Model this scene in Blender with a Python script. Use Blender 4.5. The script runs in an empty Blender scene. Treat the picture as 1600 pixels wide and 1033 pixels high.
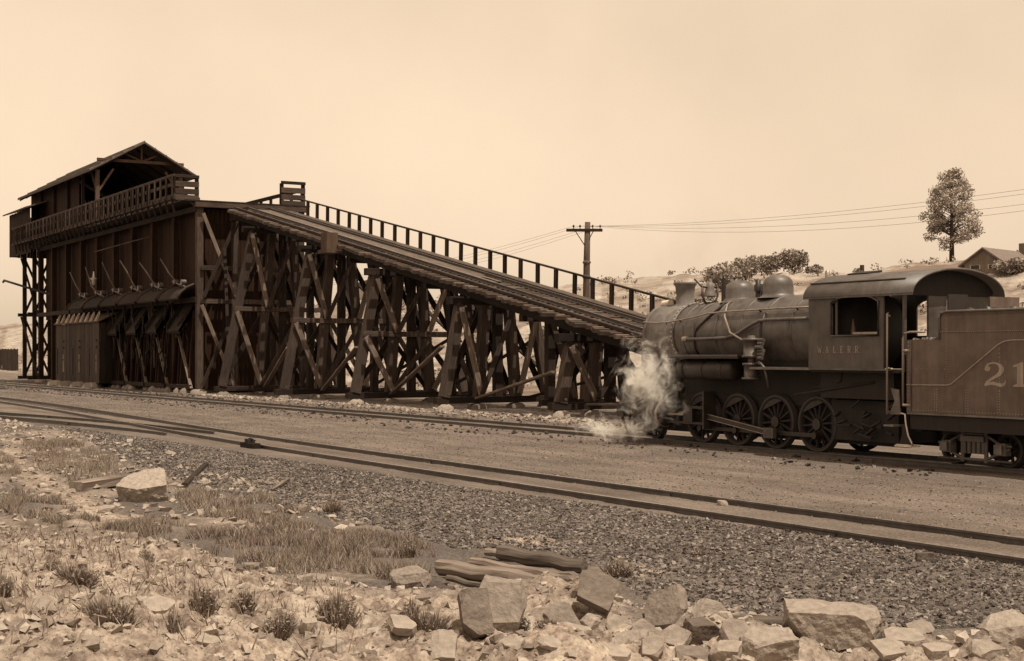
import bpy, bmesh, math, random
import numpy as np
from mathutils import Vector, Matrix, noise as mnoise

# ------------------------------------------------------------------ camera, world, sun, exposure
SC = bpy.context.scene
COL = SC.collection
R = math.radians
CT, ST = 0.8607, 0.5090            # the tracks run 30.6 degrees off the line of sight
EYE = 2.55                         # lens height above the yard
FPX = 2300.0                       # focal length in pixels of a 1600 px wide plate

cam_d = bpy.data.cameras.new('camera')
cam = bpy.data.objects.new('camera', cam_d); COL.objects.link(cam)
cam_d.sensor_width = 36.0; cam_d.lens = 36.0 * FPX / 1600.0
cam_d.shift_y = 36.5 / 1600.0
cam_d.clip_start = 0.1; cam_d.clip_end = 6000.0
cam.location = (0, 0, EYE)
cam.rotation_euler = (R(90), 0, math.atan2(CT, ST))
SC.camera = cam

SUN_EL, SUN_DIR = R(67), (0.80, 0.08)          # horizontal direction towards the sun
sun_az = math.atan2(SUN_DIR[0], SUN_DIR[1])
w = bpy.data.worlds.new('World'); SC.world = w; w.use_nodes = True
nt = w.node_tree; nt.nodes.clear()
n_out = nt.nodes.new('ShaderNodeOutputWorld'); n_bg = nt.nodes.new('ShaderNodeBackground')
n_sky = nt.nodes.new('ShaderNodeTexSky'); n_sky.sky_type = 'NISHITA'; n_sky.sun_disc = False
n_sky.sun_elevation = SUN_EL; n_sky.sun_rotation = sun_az
n_sky.air_density = 1.6; n_sky.dust_density = 3.0
n_bw = nt.nodes.new('ShaderNodeRGBToBW')
n_pw = nt.nodes.new('ShaderNodeMath'); n_pw.operation = 'POWER'; n_pw.inputs[1].default_value = 0.28
n_tc = nt.nodes.new('ShaderNodeTexCoord')
n_ns = nt.nodes.new('ShaderNodeTexNoise'); n_ns.inputs['Scale'].default_value = 2.2; n_ns.inputs['Detail'].default_value = 5.0
n_mr = nt.nodes.new('ShaderNodeMapRange'); n_mr.inputs[1].default_value = 0.34; n_mr.inputs[2].default_value = 0.66
n_mr.inputs[3].default_value = 0.84; n_mr.inputs[4].default_value = 1.08
n_mu = nt.nodes.new('ShaderNodeMath'); n_mu.operation = 'MULTIPLY'
n_tint = nt.nodes.new('ShaderNodeMix'); n_tint.data_type = 'RGBA'; n_tint.blend_type = 'MULTIPLY'; n_tint.inputs[0].default_value = 1.0
L = nt.links.new
L(n_sky.outputs[0], n_bw.inputs[0]); L(n_bw.outputs[0], n_pw.inputs[0])
L(n_tc.outputs['Generated'], n_ns.inputs['Vector']); L(n_ns.outputs[0], n_mr.inputs[0])
L(n_pw.outputs[0], n_mu.inputs[0]); L(n_mr.outputs[0], n_mu.inputs[1])
L(n_mu.outputs[0], n_tint.inputs[6]); n_tint.inputs[7].default_value = (1.0, 0.775, 0.55, 1)   # the plate's sepia sky
L(n_tint.outputs[2], n_bg.inputs[0]); L(n_bg.outputs[0], n_out.inputs[0])
n_bg.inputs[1].default_value = 0.65

sun_d = bpy.data.lights.new('sun', 'SUN'); sun_d.energy = 5.0; sun_d.angle = R(0.5); sun_d.color = (1.0, 0.90, 0.74)
sun = bpy.data.objects.new('sun', sun_d); COL.objects.link(sun)
dh = Vector((SUN_DIR[0], SUN_DIR[1], 0)).normalized() * math.cos(SUN_EL)
sun.rotation_euler = (-Vector((dh.x, dh.y, math.sin(SUN_EL)))).to_track_quat('-Z', 'Y').to_euler()
SC.view_settings.view_transform = 'Standard'; SC.view_settings.look = 'None'
SC.cycles.volume_bounces = 4; SC.cycles.volume_step_rate = 2.0
SC.view_settings.exposure = 0.0; SC.view_settings.gamma = 1.0

# ------------------------------------------------------------------ helpers
RND = random.Random(7)
BASE = {}
def V(s, y, z): return Vector((-s, y, z))      # s = metres up the line, y = metres across it

def sp(l, sat=1.0):
    """a sepia pigment of brightness l"""
    k = min(1, max(0, (l - .02) / .4))
    g = .70 + .17 * k; b = .58 + .15 * k
    return (l, l * (1 - (1 - g) * sat), l * (1 - (1 - b) * sat), 1)

class MB:
    """collects pieces of one mesh; every piece carries grain coordinates and a tone of its own"""
    def __init__(s): s.v = []; s.f = []; s.g = []; s.t = []; s.sm = []
    def piece(s, vs, fs, gc=None, tone=None, smooth=False):
        o = len(s.v); s.v += [tuple(x) for x in vs]
        s.f += [tuple(i + o for i in f) for f in fs]; s.sm += [smooth] * len(fs)
        r = RND.random() * 60
        s.g += [(g[0] + r, g[1] + r * .7, g[2] + r * 1.3) for g in (gc or vs)]
        s.t += [RND.random() if tone is None else tone] * len(vs)
    def beam(s, a, b, w, h, up=(0, 0, 1), ch=.015, tone=None, rough=0.0):
        a = Vector(a); b = Vector(b); d = b - a; l = d.length; d = d / l
        u = Vector(up)
        if abs(u.dot(d)) > .98: u = Vector((1, 0, 0))
        x = d.cross(u).normalized(); y = x.cross(d).normalized()
        hw, hh = w / 2, h / 2; c = min(ch, hw * .4, hh * .4)
        pr = [(-hw + c, -hh), (hw - c, -hh), (hw, -hh + c), (hw, hh - c), (hw - c, hh), (-hw + c, hh), (-hw, hh - c), (-hw, -hh + c)]
        vs = []; gs = []
        for e, p in ((0, a), (1, b)):
            for q in pr:
                j = [RND.uniform(-rough, rough) for _ in range(2)] if rough else (0, 0)
                vs.append(p + x * (q[0] + j[0]) + y * (q[1] + j[1])); gs.append((q[0], q[1], e * l))
        fs = [(i, (i + 1) % 8, 8 + (i + 1) % 8, 8 + i) for i in range(8)] + [tuple(range(7, -1, -1)), tuple(range(8, 16))]
        s.piece(vs, fs, gs, tone); return s
    def box(s, a, b, tone=None):
        (x0, y0, z0), (x1, y1, z1) = a, b
        x0, x1 = min(x0, x1), max(x0, x1); y0, y1 = min(y0, y1), max(y0, y1); z0, z1 = min(z0, z1), max(z0, z1)
        vs = [(x, y, z) for z in (z0, z1) for y in (y0, y1) for x in (x0, x1)]
        s.piece(vs, [(0, 2, 3, 1), (4, 5, 7, 6), (0, 1, 5, 4), (2, 6, 7, 3), (0, 4, 6, 2), (1, 3, 7, 5)], None, tone); return s
    def cyl(s, a, b, r0, r1=None, n=16, caps=True, tone=None, smooth=True):
        r1 = r0 if r1 is None else r1
        a = Vector(a); b = Vector(b); d = (b - a); l = d.length; d = d / l
        u = Vector((0, 0, 1)) if abs(d.z) < .9 else Vector((1, 0, 0))
        x = d.cross(u).normalized(); y = x.cross(d).normalized(); vs = []; gs = []
        for e, p, r in ((0, a, r0), (1, b, r1)):
            for i in range(n):
                t = 2 * math.pi * i / n
                vs.append(p + x * (r * math.cos(t)) + y * (r * math.sin(t))); gs.append((r * math.cos(t), r * math.sin(t), e * l))
        s.piece(vs, [(i, (i + 1) % n, n + (i + 1) % n, n + i) for i in range(n)], gs, tone, smooth)
        if caps:
            s.piece(vs[:n], [tuple(range(n - 1, -1, -1))], gs[:n], tone); s.piece(vs[n:], [tuple(range(n))], gs[n:], tone)
        return s
    def lathe(s, o, ax, prof, n=28, tone=None):
        """prof = [(along, radius), ...] about the axis ax through o"""
        o = Vector(o); d = Vector(ax).normalized(); u = Vector((0, 0, 1)) if abs(d.z) < .9 else Vector((1, 0, 0))
        x = d.cross(u).normalized(); y = x.cross(d).normalized(); vs = []; fs = []
        for h, r in prof:
            for i in range(n):
                t = 2 * math.pi * i / n; vs.append(o + d * h + x * (r * math.cos(t)) + y * (r * math.sin(t)))
        for k in range(len(prof) - 1):
            fs += [(k * n + i, k * n + (i + 1) % n, (k + 1) * n + (i + 1) % n, (k + 1) * n + i) for i in range(n)]
        s.piece(vs, fs, None, tone, True); return s
    def tube(s, pts, r, n=8, tone=None, r1=None):
        pts = [Vector(p) for p in pts]; vs = []; gs = []; fs = []; l = 0; m = len(pts)
        for k, p in enumerate(pts):
            d = (pts[min(k + 1, m - 1)] - pts[max(k - 1, 0)]).normalized()
            u = Vector((0, 0, 1)) if abs(d.z) < .9 else Vector((1, 0, 0))
            x = d.cross(u).normalized(); y = x.cross(d).normalized()
            rr = r if r1 is None else r + (r1 - r) * k / (m - 1)
            if k: l += (p - pts[k - 1]).length
            for i in range(n):
                t = 2 * math.pi * i / n; vs.append(p + x * (rr * math.cos(t)) + y * (rr * math.sin(t))); gs.append((rr * math.cos(t), rr * math.sin(t), l))
        for k in range(m - 1):
            fs += [(k * n + i, k * n + (i + 1) % n, (k + 1) * n + (i + 1) % n, (k + 1) * n + i) for i in range(n)]
        fs += [tuple(range(n - 1, -1, -1)), tuple(range((m - 1) * n, m * n))]
        s.piece(vs, fs, gs, tone, True); return s
    def prism(s, poly, d, tone=None):
        """a planar outline pushed through by d"""
        n = len(poly); d = Vector(d); p = [Vector(q) for q in poly]
        s.piece(p + [q + d for q in p], [tuple(range(n)), tuple(range(2 * n - 1, n - 1, -1))] + [(i, i + n, (i + 1) % n + n, (i + 1) % n) for i in range(n)], None, tone); return s
    def mesh(s, name, base):
        me = bpy.data.meshes.new(name); b = Vector(base)
        me.from_pydata([(x - b.x, y - b.y, z - b.z) for x, y, z in s.v], [], s.f)
        a = me.attributes.new('grain', 'FLOAT_VECTOR', 'POINT'); a.data.foreach_set('vector', [c for g in s.g for c in g])
        a = me.attributes.new('tone', 'FLOAT', 'POINT'); a.data.foreach_set('value', s.t)
        me.polygons.foreach_set('use_smooth', s.sm)
        bm = bmesh.new(); bm.from_mesh(me); bmesh.ops.recalc_face_normals(bm, faces=bm.faces); bm.to_mesh(me); bm.free()
        return me
    def build(s, name, mat, parent=None, base=None):
        if base is None: base = BASE[parent.name] if parent else (0, 0, 0)
        me = s.mesh(name, base); me.materials.append(mat)
        o = bpy.data.objects.new(name, me); COL.objects.link(o)
        if parent: o.parent = parent; o.location = Vector(base) - Vector(BASE[parent.name])
        else: o.location = base
        BASE[o.name] = tuple(base); return o

def tag(o, label=None, cat=None, group=None, kind=None):
    if label: o['label'] = label
    if cat: o['category'] = cat
    if group: o['group'] = group
    if kind: o['kind'] = kind
    return o
def thing(name, base, label, cat, group=None):
    o = bpy.data.objects.new(name, None); COL.objects.link(o); o.location = base; o.empty_display_size = .3
    BASE[o.name] = tuple(base); return tag(o, label, cat, group)
def shift_copy(o, parent, d):
    """the same piece again, d further on, sharing its mesh"""
    c = o.copy(); COL.objects.link(c); c.parent = parent; c.location = o.location + Vector(d); BASE[c.name] = tuple(Vector(BASE[o.name]) + Vector(d)); return c
def np_mesh(name, vs, tris, tone=None, mat=None, smooth=False, attrs=None):
    me = bpy.data.meshes.new(name); vs = np.asarray(vs, np.float32); tris = np.asarray(tris, np.int32); k = tris.shape[1]
    me.vertices.add(len(vs)); me.vertices.foreach_set('co', vs.ravel())
    me.loops.add(tris.size); me.loops.foreach_set('vertex_index', tris.ravel())
    me.polygons.add(len(tris)); me.polygons.foreach_set('loop_start', np.arange(0, tris.size, k, dtype=np.int32))
    me.polygons.foreach_set('use_smooth', np.full(len(tris), smooth))
    me.update(calc_edges=True)
    d = dict(attrs or {})
    if tone is not None: d['tone'] = tone
    for n, a in d.items():
        at = me.attributes.new(n, 'FLOAT', 'POINT'); at.data.foreach_set('value', np.asarray(a, np.float32))
    if mat: me.materials.append(mat)
    return me

# ------------------------------------------------------------------ materials
def mat(name, rough=.8, metal=0.0, spec=.5):
    m = bpy.data.materials.new(name); m.use_nodes = True; t = m.node_tree; b = t.nodes['Principled BSDF']
    b.inputs['Roughness'].default_value = rough; b.inputs['Metallic'].default_value = metal; b.inputs['Specular IOR Level'].default_value = spec
    return m, t, b
def node(t, k, **kw):
    n = t.nodes.new('ShaderNode' + k)
    for a, v in kw.items():
        if a.startswith('i_'): n.inputs[a[2:].replace('_', ' ')].default_value = v
        else: setattr(n, a, v)
    return n
def ramp(t, stops):
    n = t.nodes.new('ShaderNodeValToRGB'); e = n.color_ramp.elements
    while len(e) < len(stops): e.new(.5)
    for x, (p, c) in zip(e, stops): x.position = p; x.color = c
    return n
def mixc(t, f, a, b, mode='MIX'):
    n = t.nodes.new('ShaderNodeMix'); n.data_type = 'RGBA'; n.blend_type = mode
    for i, v in ((0, f), (6, a), (7, b)):
        if hasattr(v, 'is_linked'): t.links.new(v, n.inputs[i])
        else: n.inputs[i].default_value = v
    return n.outputs[2]
def bump(t, b, h, strength, dist):
    n = node(t, 'Bump'); n.inputs['Strength'].default_value = strength; n.inputs['Distance'].default_value = dist
    t.links.new(h, n.inputs['Height']); t.links.new(n.outputs[0], b.inputs['Normal'])

def wood(name, lo, hi, rough=.85, sat=1.0, tv=(.6, 1.3)):
    m, t, b = mat(name, rough, spec=.25)
    g = node(t, 'Attribute', attribute_name='grain'); tn = node(t, 'Attribute', attribute_name='tone')
    mp = node(t, 'Mapping'); mp.inputs['Scale'].default_value = (16, 16, .9); t.links.new(g.outputs['Vector'], mp.inputs[0])
    n1 = node(t, 'TexNoise', i_Scale=1.6, i_Detail=6.0); t.links.new(mp.outputs[0], n1.inputs['Vector'])
    n2 = node(t, 'TexNoise', i_Scale=.55, i_Detail=3.0); t.links.new(g.outputs['Vector'], n2.inputs['Vector'])
    r = ramp(t, [(.3, sp(lo, sat)), (.7, sp(hi, sat))]); t.links.new(n1.outputs[0], r.inputs[0])
    r2 = ramp(t, [(.3, (.62, .6, .58, 1)), (.7, (1.12, 1.1, 1.06, 1))]); t.links.new(n2.outputs[0], r2.inputs[0])
    r3 = ramp(t, [(0, (tv[0], tv[0], tv[0], 1)), (1, (tv[1], tv[1], tv[1], 1))]); t.links.new(tn.outputs['Fac'], r3.inputs[0])
    c = mixc(t, 1.0, mixc(t, 1.0, r.outputs[0], r2.outputs[0], 'MULTIPLY'), r3.outputs[0], 'MULTIPLY')
    t.links.new(c, b.inputs['Base Color']); bump(t, b, n1.outputs[0], .6, .02)
    return m
def iron(name, l, rough=.5, dust=.35, sat=1.0, scale=3.0, metal=0.0, spec=.5, streak=.2):
    m, t, b = mat(name, rough, metal, spec)
    tc = node(t, 'TexCoord')
    n1 = node(t, 'TexNoise', i_Scale=scale, i_Detail=8.0, i_Roughness=.65); t.links.new(tc.outputs['Object'], n1.inputs['Vector'])
    mp = node(t, 'Mapping'); mp.inputs['Scale'].default_value = (9, 9, .7); t.links.new(tc.outputs['Object'], mp.inputs[0])
    n2 = node(t, 'TexNoise', i_Scale=1.0, i_Detail=5.0); t.links.new(mp.outputs[0], n2.inputs['Vector'])
    r = ramp(t, [(.35, sp(l, sat)), (.75, sp(l + dust * .1, sat * .8))]); t.links.new(n1.outputs[0], r.inputs[0])
    r2 = ramp(t, [(.35, (1 - streak, 1 - streak, 1 - streak, 1)), (.65, (1 + .7 * streak, 1 + .7 * streak, 1 + .7 * streak, 1))]); t.links.new(n2.outputs[0], r2.inputs[0])
    t.links.new(mixc(t, 1.0, r.outputs[0], r2.outputs[0], 'MULTIPLY'), b.inputs['Base Color'])
    rr = node(t, 'MapRange'); rr.inputs[3].default_value = rough - .1; rr.inputs[4].default_value = min(1, rough + .25); t.links.new(n1.outputs[0], rr.inputs[0]); t.links.new(rr.outputs[0], b.inputs['Roughness'])
    n3 = node(t, 'TexNoise', i_Scale=28.0, i_Detail=3.0); t.links.new(tc.outputs['Object'], n3.inputs['Vector']); bump(t, b, n3.outputs[0], .12, .01)
    return m
def toned(name, lo, hi, rough=.9, scale=9.0, sat=1.0, bmp=.4, spec=.2):
    """stone, leaves, cinders: a tone for each piece plus mottling"""
    m, t, b = mat(name, rough, spec=spec); tn = node(t, 'Attribute', attribute_name='tone'); tc = node(t, 'TexCoord')
    r = ramp(t, [(0, sp(lo, sat)), (1, sp(hi, sat))]); t.links.new(tn.outputs['Fac'], r.inputs[0])
    n1 = node(t, 'TexNoise', i_Scale=scale, i_Detail=7.0, i_Roughness=.6); t.links.new(tc.outputs['Object'], n1.inputs['Vector'])
    r2 = ramp(t, [(.3, (.72, .7, .68, 1)), (.7, (1.16, 1.15, 1.13, 1))]); t.links.new(n1.outputs[0], r2.inputs[0])
    t.links.new(mixc(t, 1.0, r.outputs[0], r2.outputs[0], 'MULTIPLY'), b.inputs['Base Color'])
    if bmp: bump(t, b, n1.outputs[0], bmp, .03)
    return m
M = {}
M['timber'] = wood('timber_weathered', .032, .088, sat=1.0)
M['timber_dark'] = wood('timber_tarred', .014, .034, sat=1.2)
M['brace'] = wood('timber_sunlit', .075, .21, sat=.95)  # sunlit braces, props and planks: the sun put into a paler wood
M['board'] = wood('board_grey', .045, .11, sat=1.3)
M['siding'] = wood('board_dark', .020, .033, sat=2.0, tv=(.85, 1.1))  # one very dark red-brown for all the tipple wall boards
M['log'] = wood('log_grey', .11, .23, sat=.8)
M['rail'] = iron('rail_steel', .05, .40, .5, spec=.6, sat=.8)
M['polish'] = iron('polished_railhead', .42, .25, .5, metal=.9, sat=.6)
M['black'] = iron('engine_black', .014, .45, .18, sat=1.2)
M['smokebox'] = iron('smokebox_grey', .095, .55, 1.1, sat=.6, streak=.15)
M['jacket'] = iron('boiler_jacket', .048, .38, .9, sat=.7, streak=.10, scale=2.2)
M['cab'] = iron('cab_paint', .046, .45, .65, sat=.8, streak=.12, scale=1.8)
M['tender'] = iron('tender_paint', .075, .42, .75, sat=1.3, streak=.14, scale=1.8)
M['rod'] = iron('bright_steel', .30, .35, .4, metal=.7)
M['dark'] = iron('underframe_shade', .012, .8, .12)  # near-black: shade under the engine and in recesses put into the colour
M['letter'] = iron('lettering_paint', .26, .6, .6)
M['edge'] = iron('step_edge_paint', .55, .6, .6)
M['roofing'] = iron('roof_felt', .06, .8, .5)
M['stone'] = toned('sandstone', .09, .31, scale=14.0, sat=.8, bmp=1.0)
M['rubble'] = toned('spoil_rubble', .14, .38, scale=20.0, sat=.85)
M['cinder'] = toned('cinders', .05, .27, scale=30.0, sat=.6)
M['coal'] = toned('coal_lumps', .012, .05, .45, spec=.5)
M['leaf'] = toned('foliage', .14, .38, .8, 4.0, bmp=0, sat=.8)
M['tree_leaf'] = toned('tree_foliage_sunlit', .24, .52, .8, 4.0, bmp=0, sat=.8)  # paler than the bushes: bright lit crown put into the leaf colour
M['scrub'] = toned('scrub', .13, .36, .9, 4.0, bmp=0)
M['grass'] = toned('dry_grass', .14, .42, .9, 4.0, bmp=0)
M['bark'] = wood('bark', .05, .13)
M['wire'] = iron('wire', .22, .6, .1)
M['clap'] = wood('house_boards', .20, .34)
M['shingle'] = iron('far_roof', .13, .9, .5)
M['glass'] = iron('window_glass', .02, .12, .05)
# ------------------------------------------------------------------ terrain
def _hash(ix, iy, seed):
    n = (ix.astype(np.int64) * 374761393 + iy.astype(np.int64) * 668265263 + seed * 1442695041) & 0x7fffffff
    n = ((n ^ (n >> 13)) * 1274126177) & 0x7fffffff
    return ((n ^ (n >> 16)) & 0xffff) / 65535.0
def vnoise(x, y, seed=0):
    ix = np.floor(x); iy = np.floor(y); fx = x - ix; fy = y - iy
    fx = fx * fx * (3 - 2 * fx); fy = fy * fy * (3 - 2 * fy)
    a = _hash(ix, iy, seed); b = _hash(ix + 1, iy, seed); c = _hash(ix, iy + 1, seed); d = _hash(ix + 1, iy + 1, seed)
    return (a + (b - a) * fx) + ((c + (d - c) * fx) - (a + (b - a) * fx)) * fy
def fbm(x, y, o=4, seed=0):
    r = np.zeros_like(x); a = .5; t = 0
    for k in range(o):
        r += a * vnoise(x, y, seed + k); t += a; x = x * 2.07 + 3.1; y = y * 2.07 - 1.7; a *= .5
    return r / t
def sst(a, b, x):
    t = np.clip((x - a) / (b - a), 0, 1); return t * t * (3 - 2 * t)
CREST_T = np.array([-.60, -.348, -.26, -.196, -.152, -.104, -.048, .043, .087, .13, .2, .35, .6])
CREST_Y = np.array([19.5, 17.5, 17.2, 15.2, 14.1, 13.4, 13.4, 13.2, 12.1, 11.7, 11.4, 11.2, 11.0])
def view(x, y): return ST * x + CT * y, -CT * x + ST * y
def bank(x, y):
    """how far a spot lies on the near side of the spoil bank's crest"""
    X, Y = view(x, y); t = X / np.maximum(Y, 1.0)
    r = np.hypot(x, y)
    return np.where(Y > .5, np.interp(t, CREST_T, CREST_Y) - Y, 12 - r * .0), t
def height(x, y):
    x = np.asarray(x, float); y = np.asarray(y, float)
    u, t = bank(x, y)
    u = u + (fbm(x * .9, y * .9, 3, 5) - .5) * 1.1
    near = (y < 13.0)
    wid = 1.5 + 1.6 * sst(.03, .12, t)
    zb = .40 * sst(-wid, .15, u) + .045 * np.clip(u, 0, 9)
    zb = zb + sst(-.6, .6, u) * ((fbm(x * 1.3, y * 1.3, 5, 11) - .5) * .34 + (fbm(x * 3, y * 3, 4, 17) - .5) * .20 + (fbm(x * 8, y * 8, 4, 18) - .5) * .14 + (fbm(x * 24, y * 24, 2, 19) - .5) * .05)
    k = sst(13.2, 11.6, y)
    z = zb * k
    z = z + k * ((fbm(x * .7, y * .7, 4, 3) - .5) * .16 + (fbm(x * 2.6, y * 2.6, 4, 4) - .5) * .10)
    z = z + (fbm(x * .12, y * .12, 3, 21) - .5) * .10 * sst(17, 20, y) * (1 - sst(22.5, 24, y))
    z = z + (fbm(x * 3, y * 3, 3, 9) - .5) * .03
    z = z + .055 * sst(12.6, 13.6, y) * (1 - sst(16.1, 16.7, y)) + .05 * sst(23.4, 24.2, y) * (1 - sst(26.7, 27.5, y))
    z = z - .045 * sst(16.2, 16.9, y) * (1 - sst(22.5, 23.6, y))
    hill = 10.6 * sst(43, 98, y) + 1.4 * sst(43, 60, y) * (fbm(x * .05, y * .05, 4, 31) - .5) * 2
    hill = hill + sst(42, 50, y) * (1.0 * (fbm(x * .22, y * .22, 4, 33) - .5) + .45 * (fbm(x * .9, y * .9, 3, 35) - .5))
    hill = hill + np.clip(y - 98, 0, 400) * .012
    z = z + hill
    # the yard falls back to nothing behind the photographer
    return z
def h1(x, y): return float(height(np.array([x]), np.array([y]))[0])
def at(px, py, z=None):
    """the spot on the ground seen at a pixel of the 1600 px plate"""
    zz = 0.0 if z is None else z
    for _ in range(1 if z is not None else 14):
        Y = FPX * (EYE - zz) / (py - 553.0); X = (px - 800) / FPX * Y
        x = ST * X - CT * Y; y = CT * X + ST * Y
        if z is None: zz = .5 * zz + .5 * h1(x, y)
    return Vector((x, y, zz if z is not None else h1(x, y)))
def pxm(p): return FPX / (-CT * p.x + ST * p.y)          # pixels per metre at a spot

aa = np.concatenate([np.linspace(-180, -27, 40)[:-1], np.linspace(-27, 27, 640), np.linspace(27, 180, 40)[1:-1]])
rr = np.concatenate([np.linspace(1.5, 7, 14)[:-1], np.geomspace(7, 26, 300)[:-1], np.geomspace(26, 140, 150)[:-1], np.geomspace(140, 4000, 40)])
A, Rr = np.meshgrid(np.radians(aa), rr, indexing='ij')
base_a = math.atan2(ST, -CT)
gx = Rr * np.cos(base_a - A); gy = Rr * np.sin(base_a - A)
gz = height(gx.ravel(), gy.ravel()).reshape(gx.shape)
back = sst(35, 90, np.abs(np.degrees(A)))
gz = gz * (1 - back * sst(30, 6, gy)) + .5 * back * sst(30, 6, gy)
na, nr = gx.shape
idx = np.arange(na * nr).reshape(na, nr); nx = np.roll(idx, -1, axis=0)
quads = np.stack([idx[:, :-1], nx[:, :-1], nx[:, 1:], idx[:, 1:]], -1).reshape(-1, 4)
fx, fy = gx.ravel(), gy.ravel()
bu, bt = bank(fx, fy)
jit = (fbm(fx * .8, fy * .8, 4, 41) - .5)
soil = sst(-.5, .5, bu + jit * 1.6 - .9 * sst(.02, .2, bt)) * sst(13.2, 12.0, fy)
leftpatch = sst(.50, .62, fbm(fx * .45, fy * .45, 4, 51)) * sst(12.8, 11.5, fy) * (1 - sst(-.12, -.02, bt))
def near_path(pts, wd):
    m = np.zeros_like(fx)
    for (a, b) in zip(pts[:-1], pts[1:]):
        ab = np.array([b.x - a.x, b.y - a.y]); q = np.clip(((fx - a.x) * ab[0] + (fy - a.y) * ab[1]) / (ab @ ab), 0, 1)
        d = np.hypot(fx - a.x - q * ab[0], fy - a.y - q * ab[1]); m = np.maximum(m, sst(wd, wd * .35, d + jit * .5))
    return m
path = near_path([at(8, 705), at(38, 738), at(105, 772), at(150, 800), at(200, 830)], .55)
for c, wd in ((at(985, 890), .7), (at(820, 850), .8), (at(20, 690), .9), (at(400, 815), 1.0), (at(140, 812), .8)):
    path = np.maximum(path, .8 * sst(wd, wd * .3, np.hypot(fx - c.x, fy - c.y) + jit * .6))
soil = np.clip(np.maximum(soil, np.maximum(path, leftpatch * .4)), 0, 1)
cind = sst(13.75, 13.35, fy + jit * .5) * (1 - soil)
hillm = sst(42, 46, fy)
patch = np.maximum(sst(.5, .7, fbm(fx * .09, fy * .09, 4, 61)), .7 * sst(.52, .62, fbm(fx * .6, fy * .6, 4, 63))) * hillm
m, t, b = mat('yard_ground', .95, spec=.15)
tc = node(t, 'TexCoord'); P = tc.outputs['Object']
n1 = node(t, 'TexNoise', i_Scale=26.0, i_Detail=8.0, i_Roughness=.7); t.links.new(P, n1.inputs['Vector'])
n2 = node(t, 'TexNoise', i_Scale=.35, i_Detail=6.0); t.links.new(P, n2.inputs['Vector'])
n3 = node(t, 'TexVoronoi', i_Scale=19.0); t.links.new(P, n3.inputs['Vector'])
n4 = node(t, 'TexNoise', i_Scale=5.0, i_Detail=8.0, i_Roughness=.65); t.links.new(P, n4.inputs['Vector'])
g_r = ramp(t, [(.34, sp(.075, .75)), (.66, sp(.205, .75))]); t.links.new(n1.outputs[0], g_r.inputs[0])
c_r = ramp(t, [(.34, sp(.06, .6)), (.68, sp(.17, .6))]); t.links.new(n1.outputs[0], c_r.inputs[0])
s_r = ramp(t, [(.34, sp(.12, .95)), (.48, sp(.27, .95)), (.70, sp(.46, .95))]); t.links.new(n4.outputs[0], s_r.inputs[0])
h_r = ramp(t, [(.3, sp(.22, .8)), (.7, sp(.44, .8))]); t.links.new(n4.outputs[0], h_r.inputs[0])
at_ = {k: node(t, 'Attribute', attribute_name=k) for k in ('soil', 'cind', 'hill', 'patch')}
c = mixc(t, at_['cind'].outputs['Fac'], g_r.outputs[0], c_r.outputs[0])
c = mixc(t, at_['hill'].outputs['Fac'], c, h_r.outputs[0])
c = mixc(t, at_['patch'].outputs['Fac'], c, sp(.17))
c = mixc(t, at_['soil'].outputs['Fac'], c, s_r.outputs[0])
sp_r = ramp(t, [(.36, (.62, .6, .58, 1)), (.5, (1, 1, 1, 1)), (.66, (1.16, 1.15, 1.13, 1))]); t.links.new(n1.outputs[0], sp_r.inputs[0])
c = mixc(t, at_['soil'].outputs['Fac'], c, mixc(t, 1.0, c, sp_r.outputs[0], 'MULTIPLY'))
mp5 = node(t, 'Mapping'); mp5.inputs['Scale'].default_value = (.16, 1.1, 1.0); t.links.new(P, mp5.inputs[0])
n5 = node(t, 'TexNoise', i_Scale=1.0, i_Detail=5.0, i_Roughness=.6); t.links.new(mp5.outputs[0], n5.inputs['Vector'])
r5 = ramp(t, [(.32, (.66, .64, .62, 1)), (.52, (1, 1, 1, 1)), (.7, (1.22, 1.2, 1.17, 1))]); t.links.new(n5.outputs[0], r5.inputs[0])
c = mixc(t, 1.0, c, r5.outputs[0], 'MULTIPLY')
v_r = ramp(t, [(.3, (.78, .77, .76, 1)), (.7, (1.2, 1.18, 1.15, 1))]); t.links.new(n2.outputs[0], v_r.inputs[0])
t.links.new(mixc(t, 1.0, c, v_r.outputs[0], 'MULTIPLY'), b.inputs['Base Color'])
hh = node(t, 'Math', operation='ADD'); t.links.new(n1.outputs[0], hh.inputs[0]); t.links.new(n3.outputs['Distance'], hh.inputs[1])
bump(t, b, hh.outputs[0], .7, .03)
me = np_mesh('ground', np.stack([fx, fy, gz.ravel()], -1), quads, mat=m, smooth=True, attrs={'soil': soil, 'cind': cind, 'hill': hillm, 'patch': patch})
ground = bpy.data.objects.new('ground', me); COL.objects.link(ground); ground['kind'] = 'structure'

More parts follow.
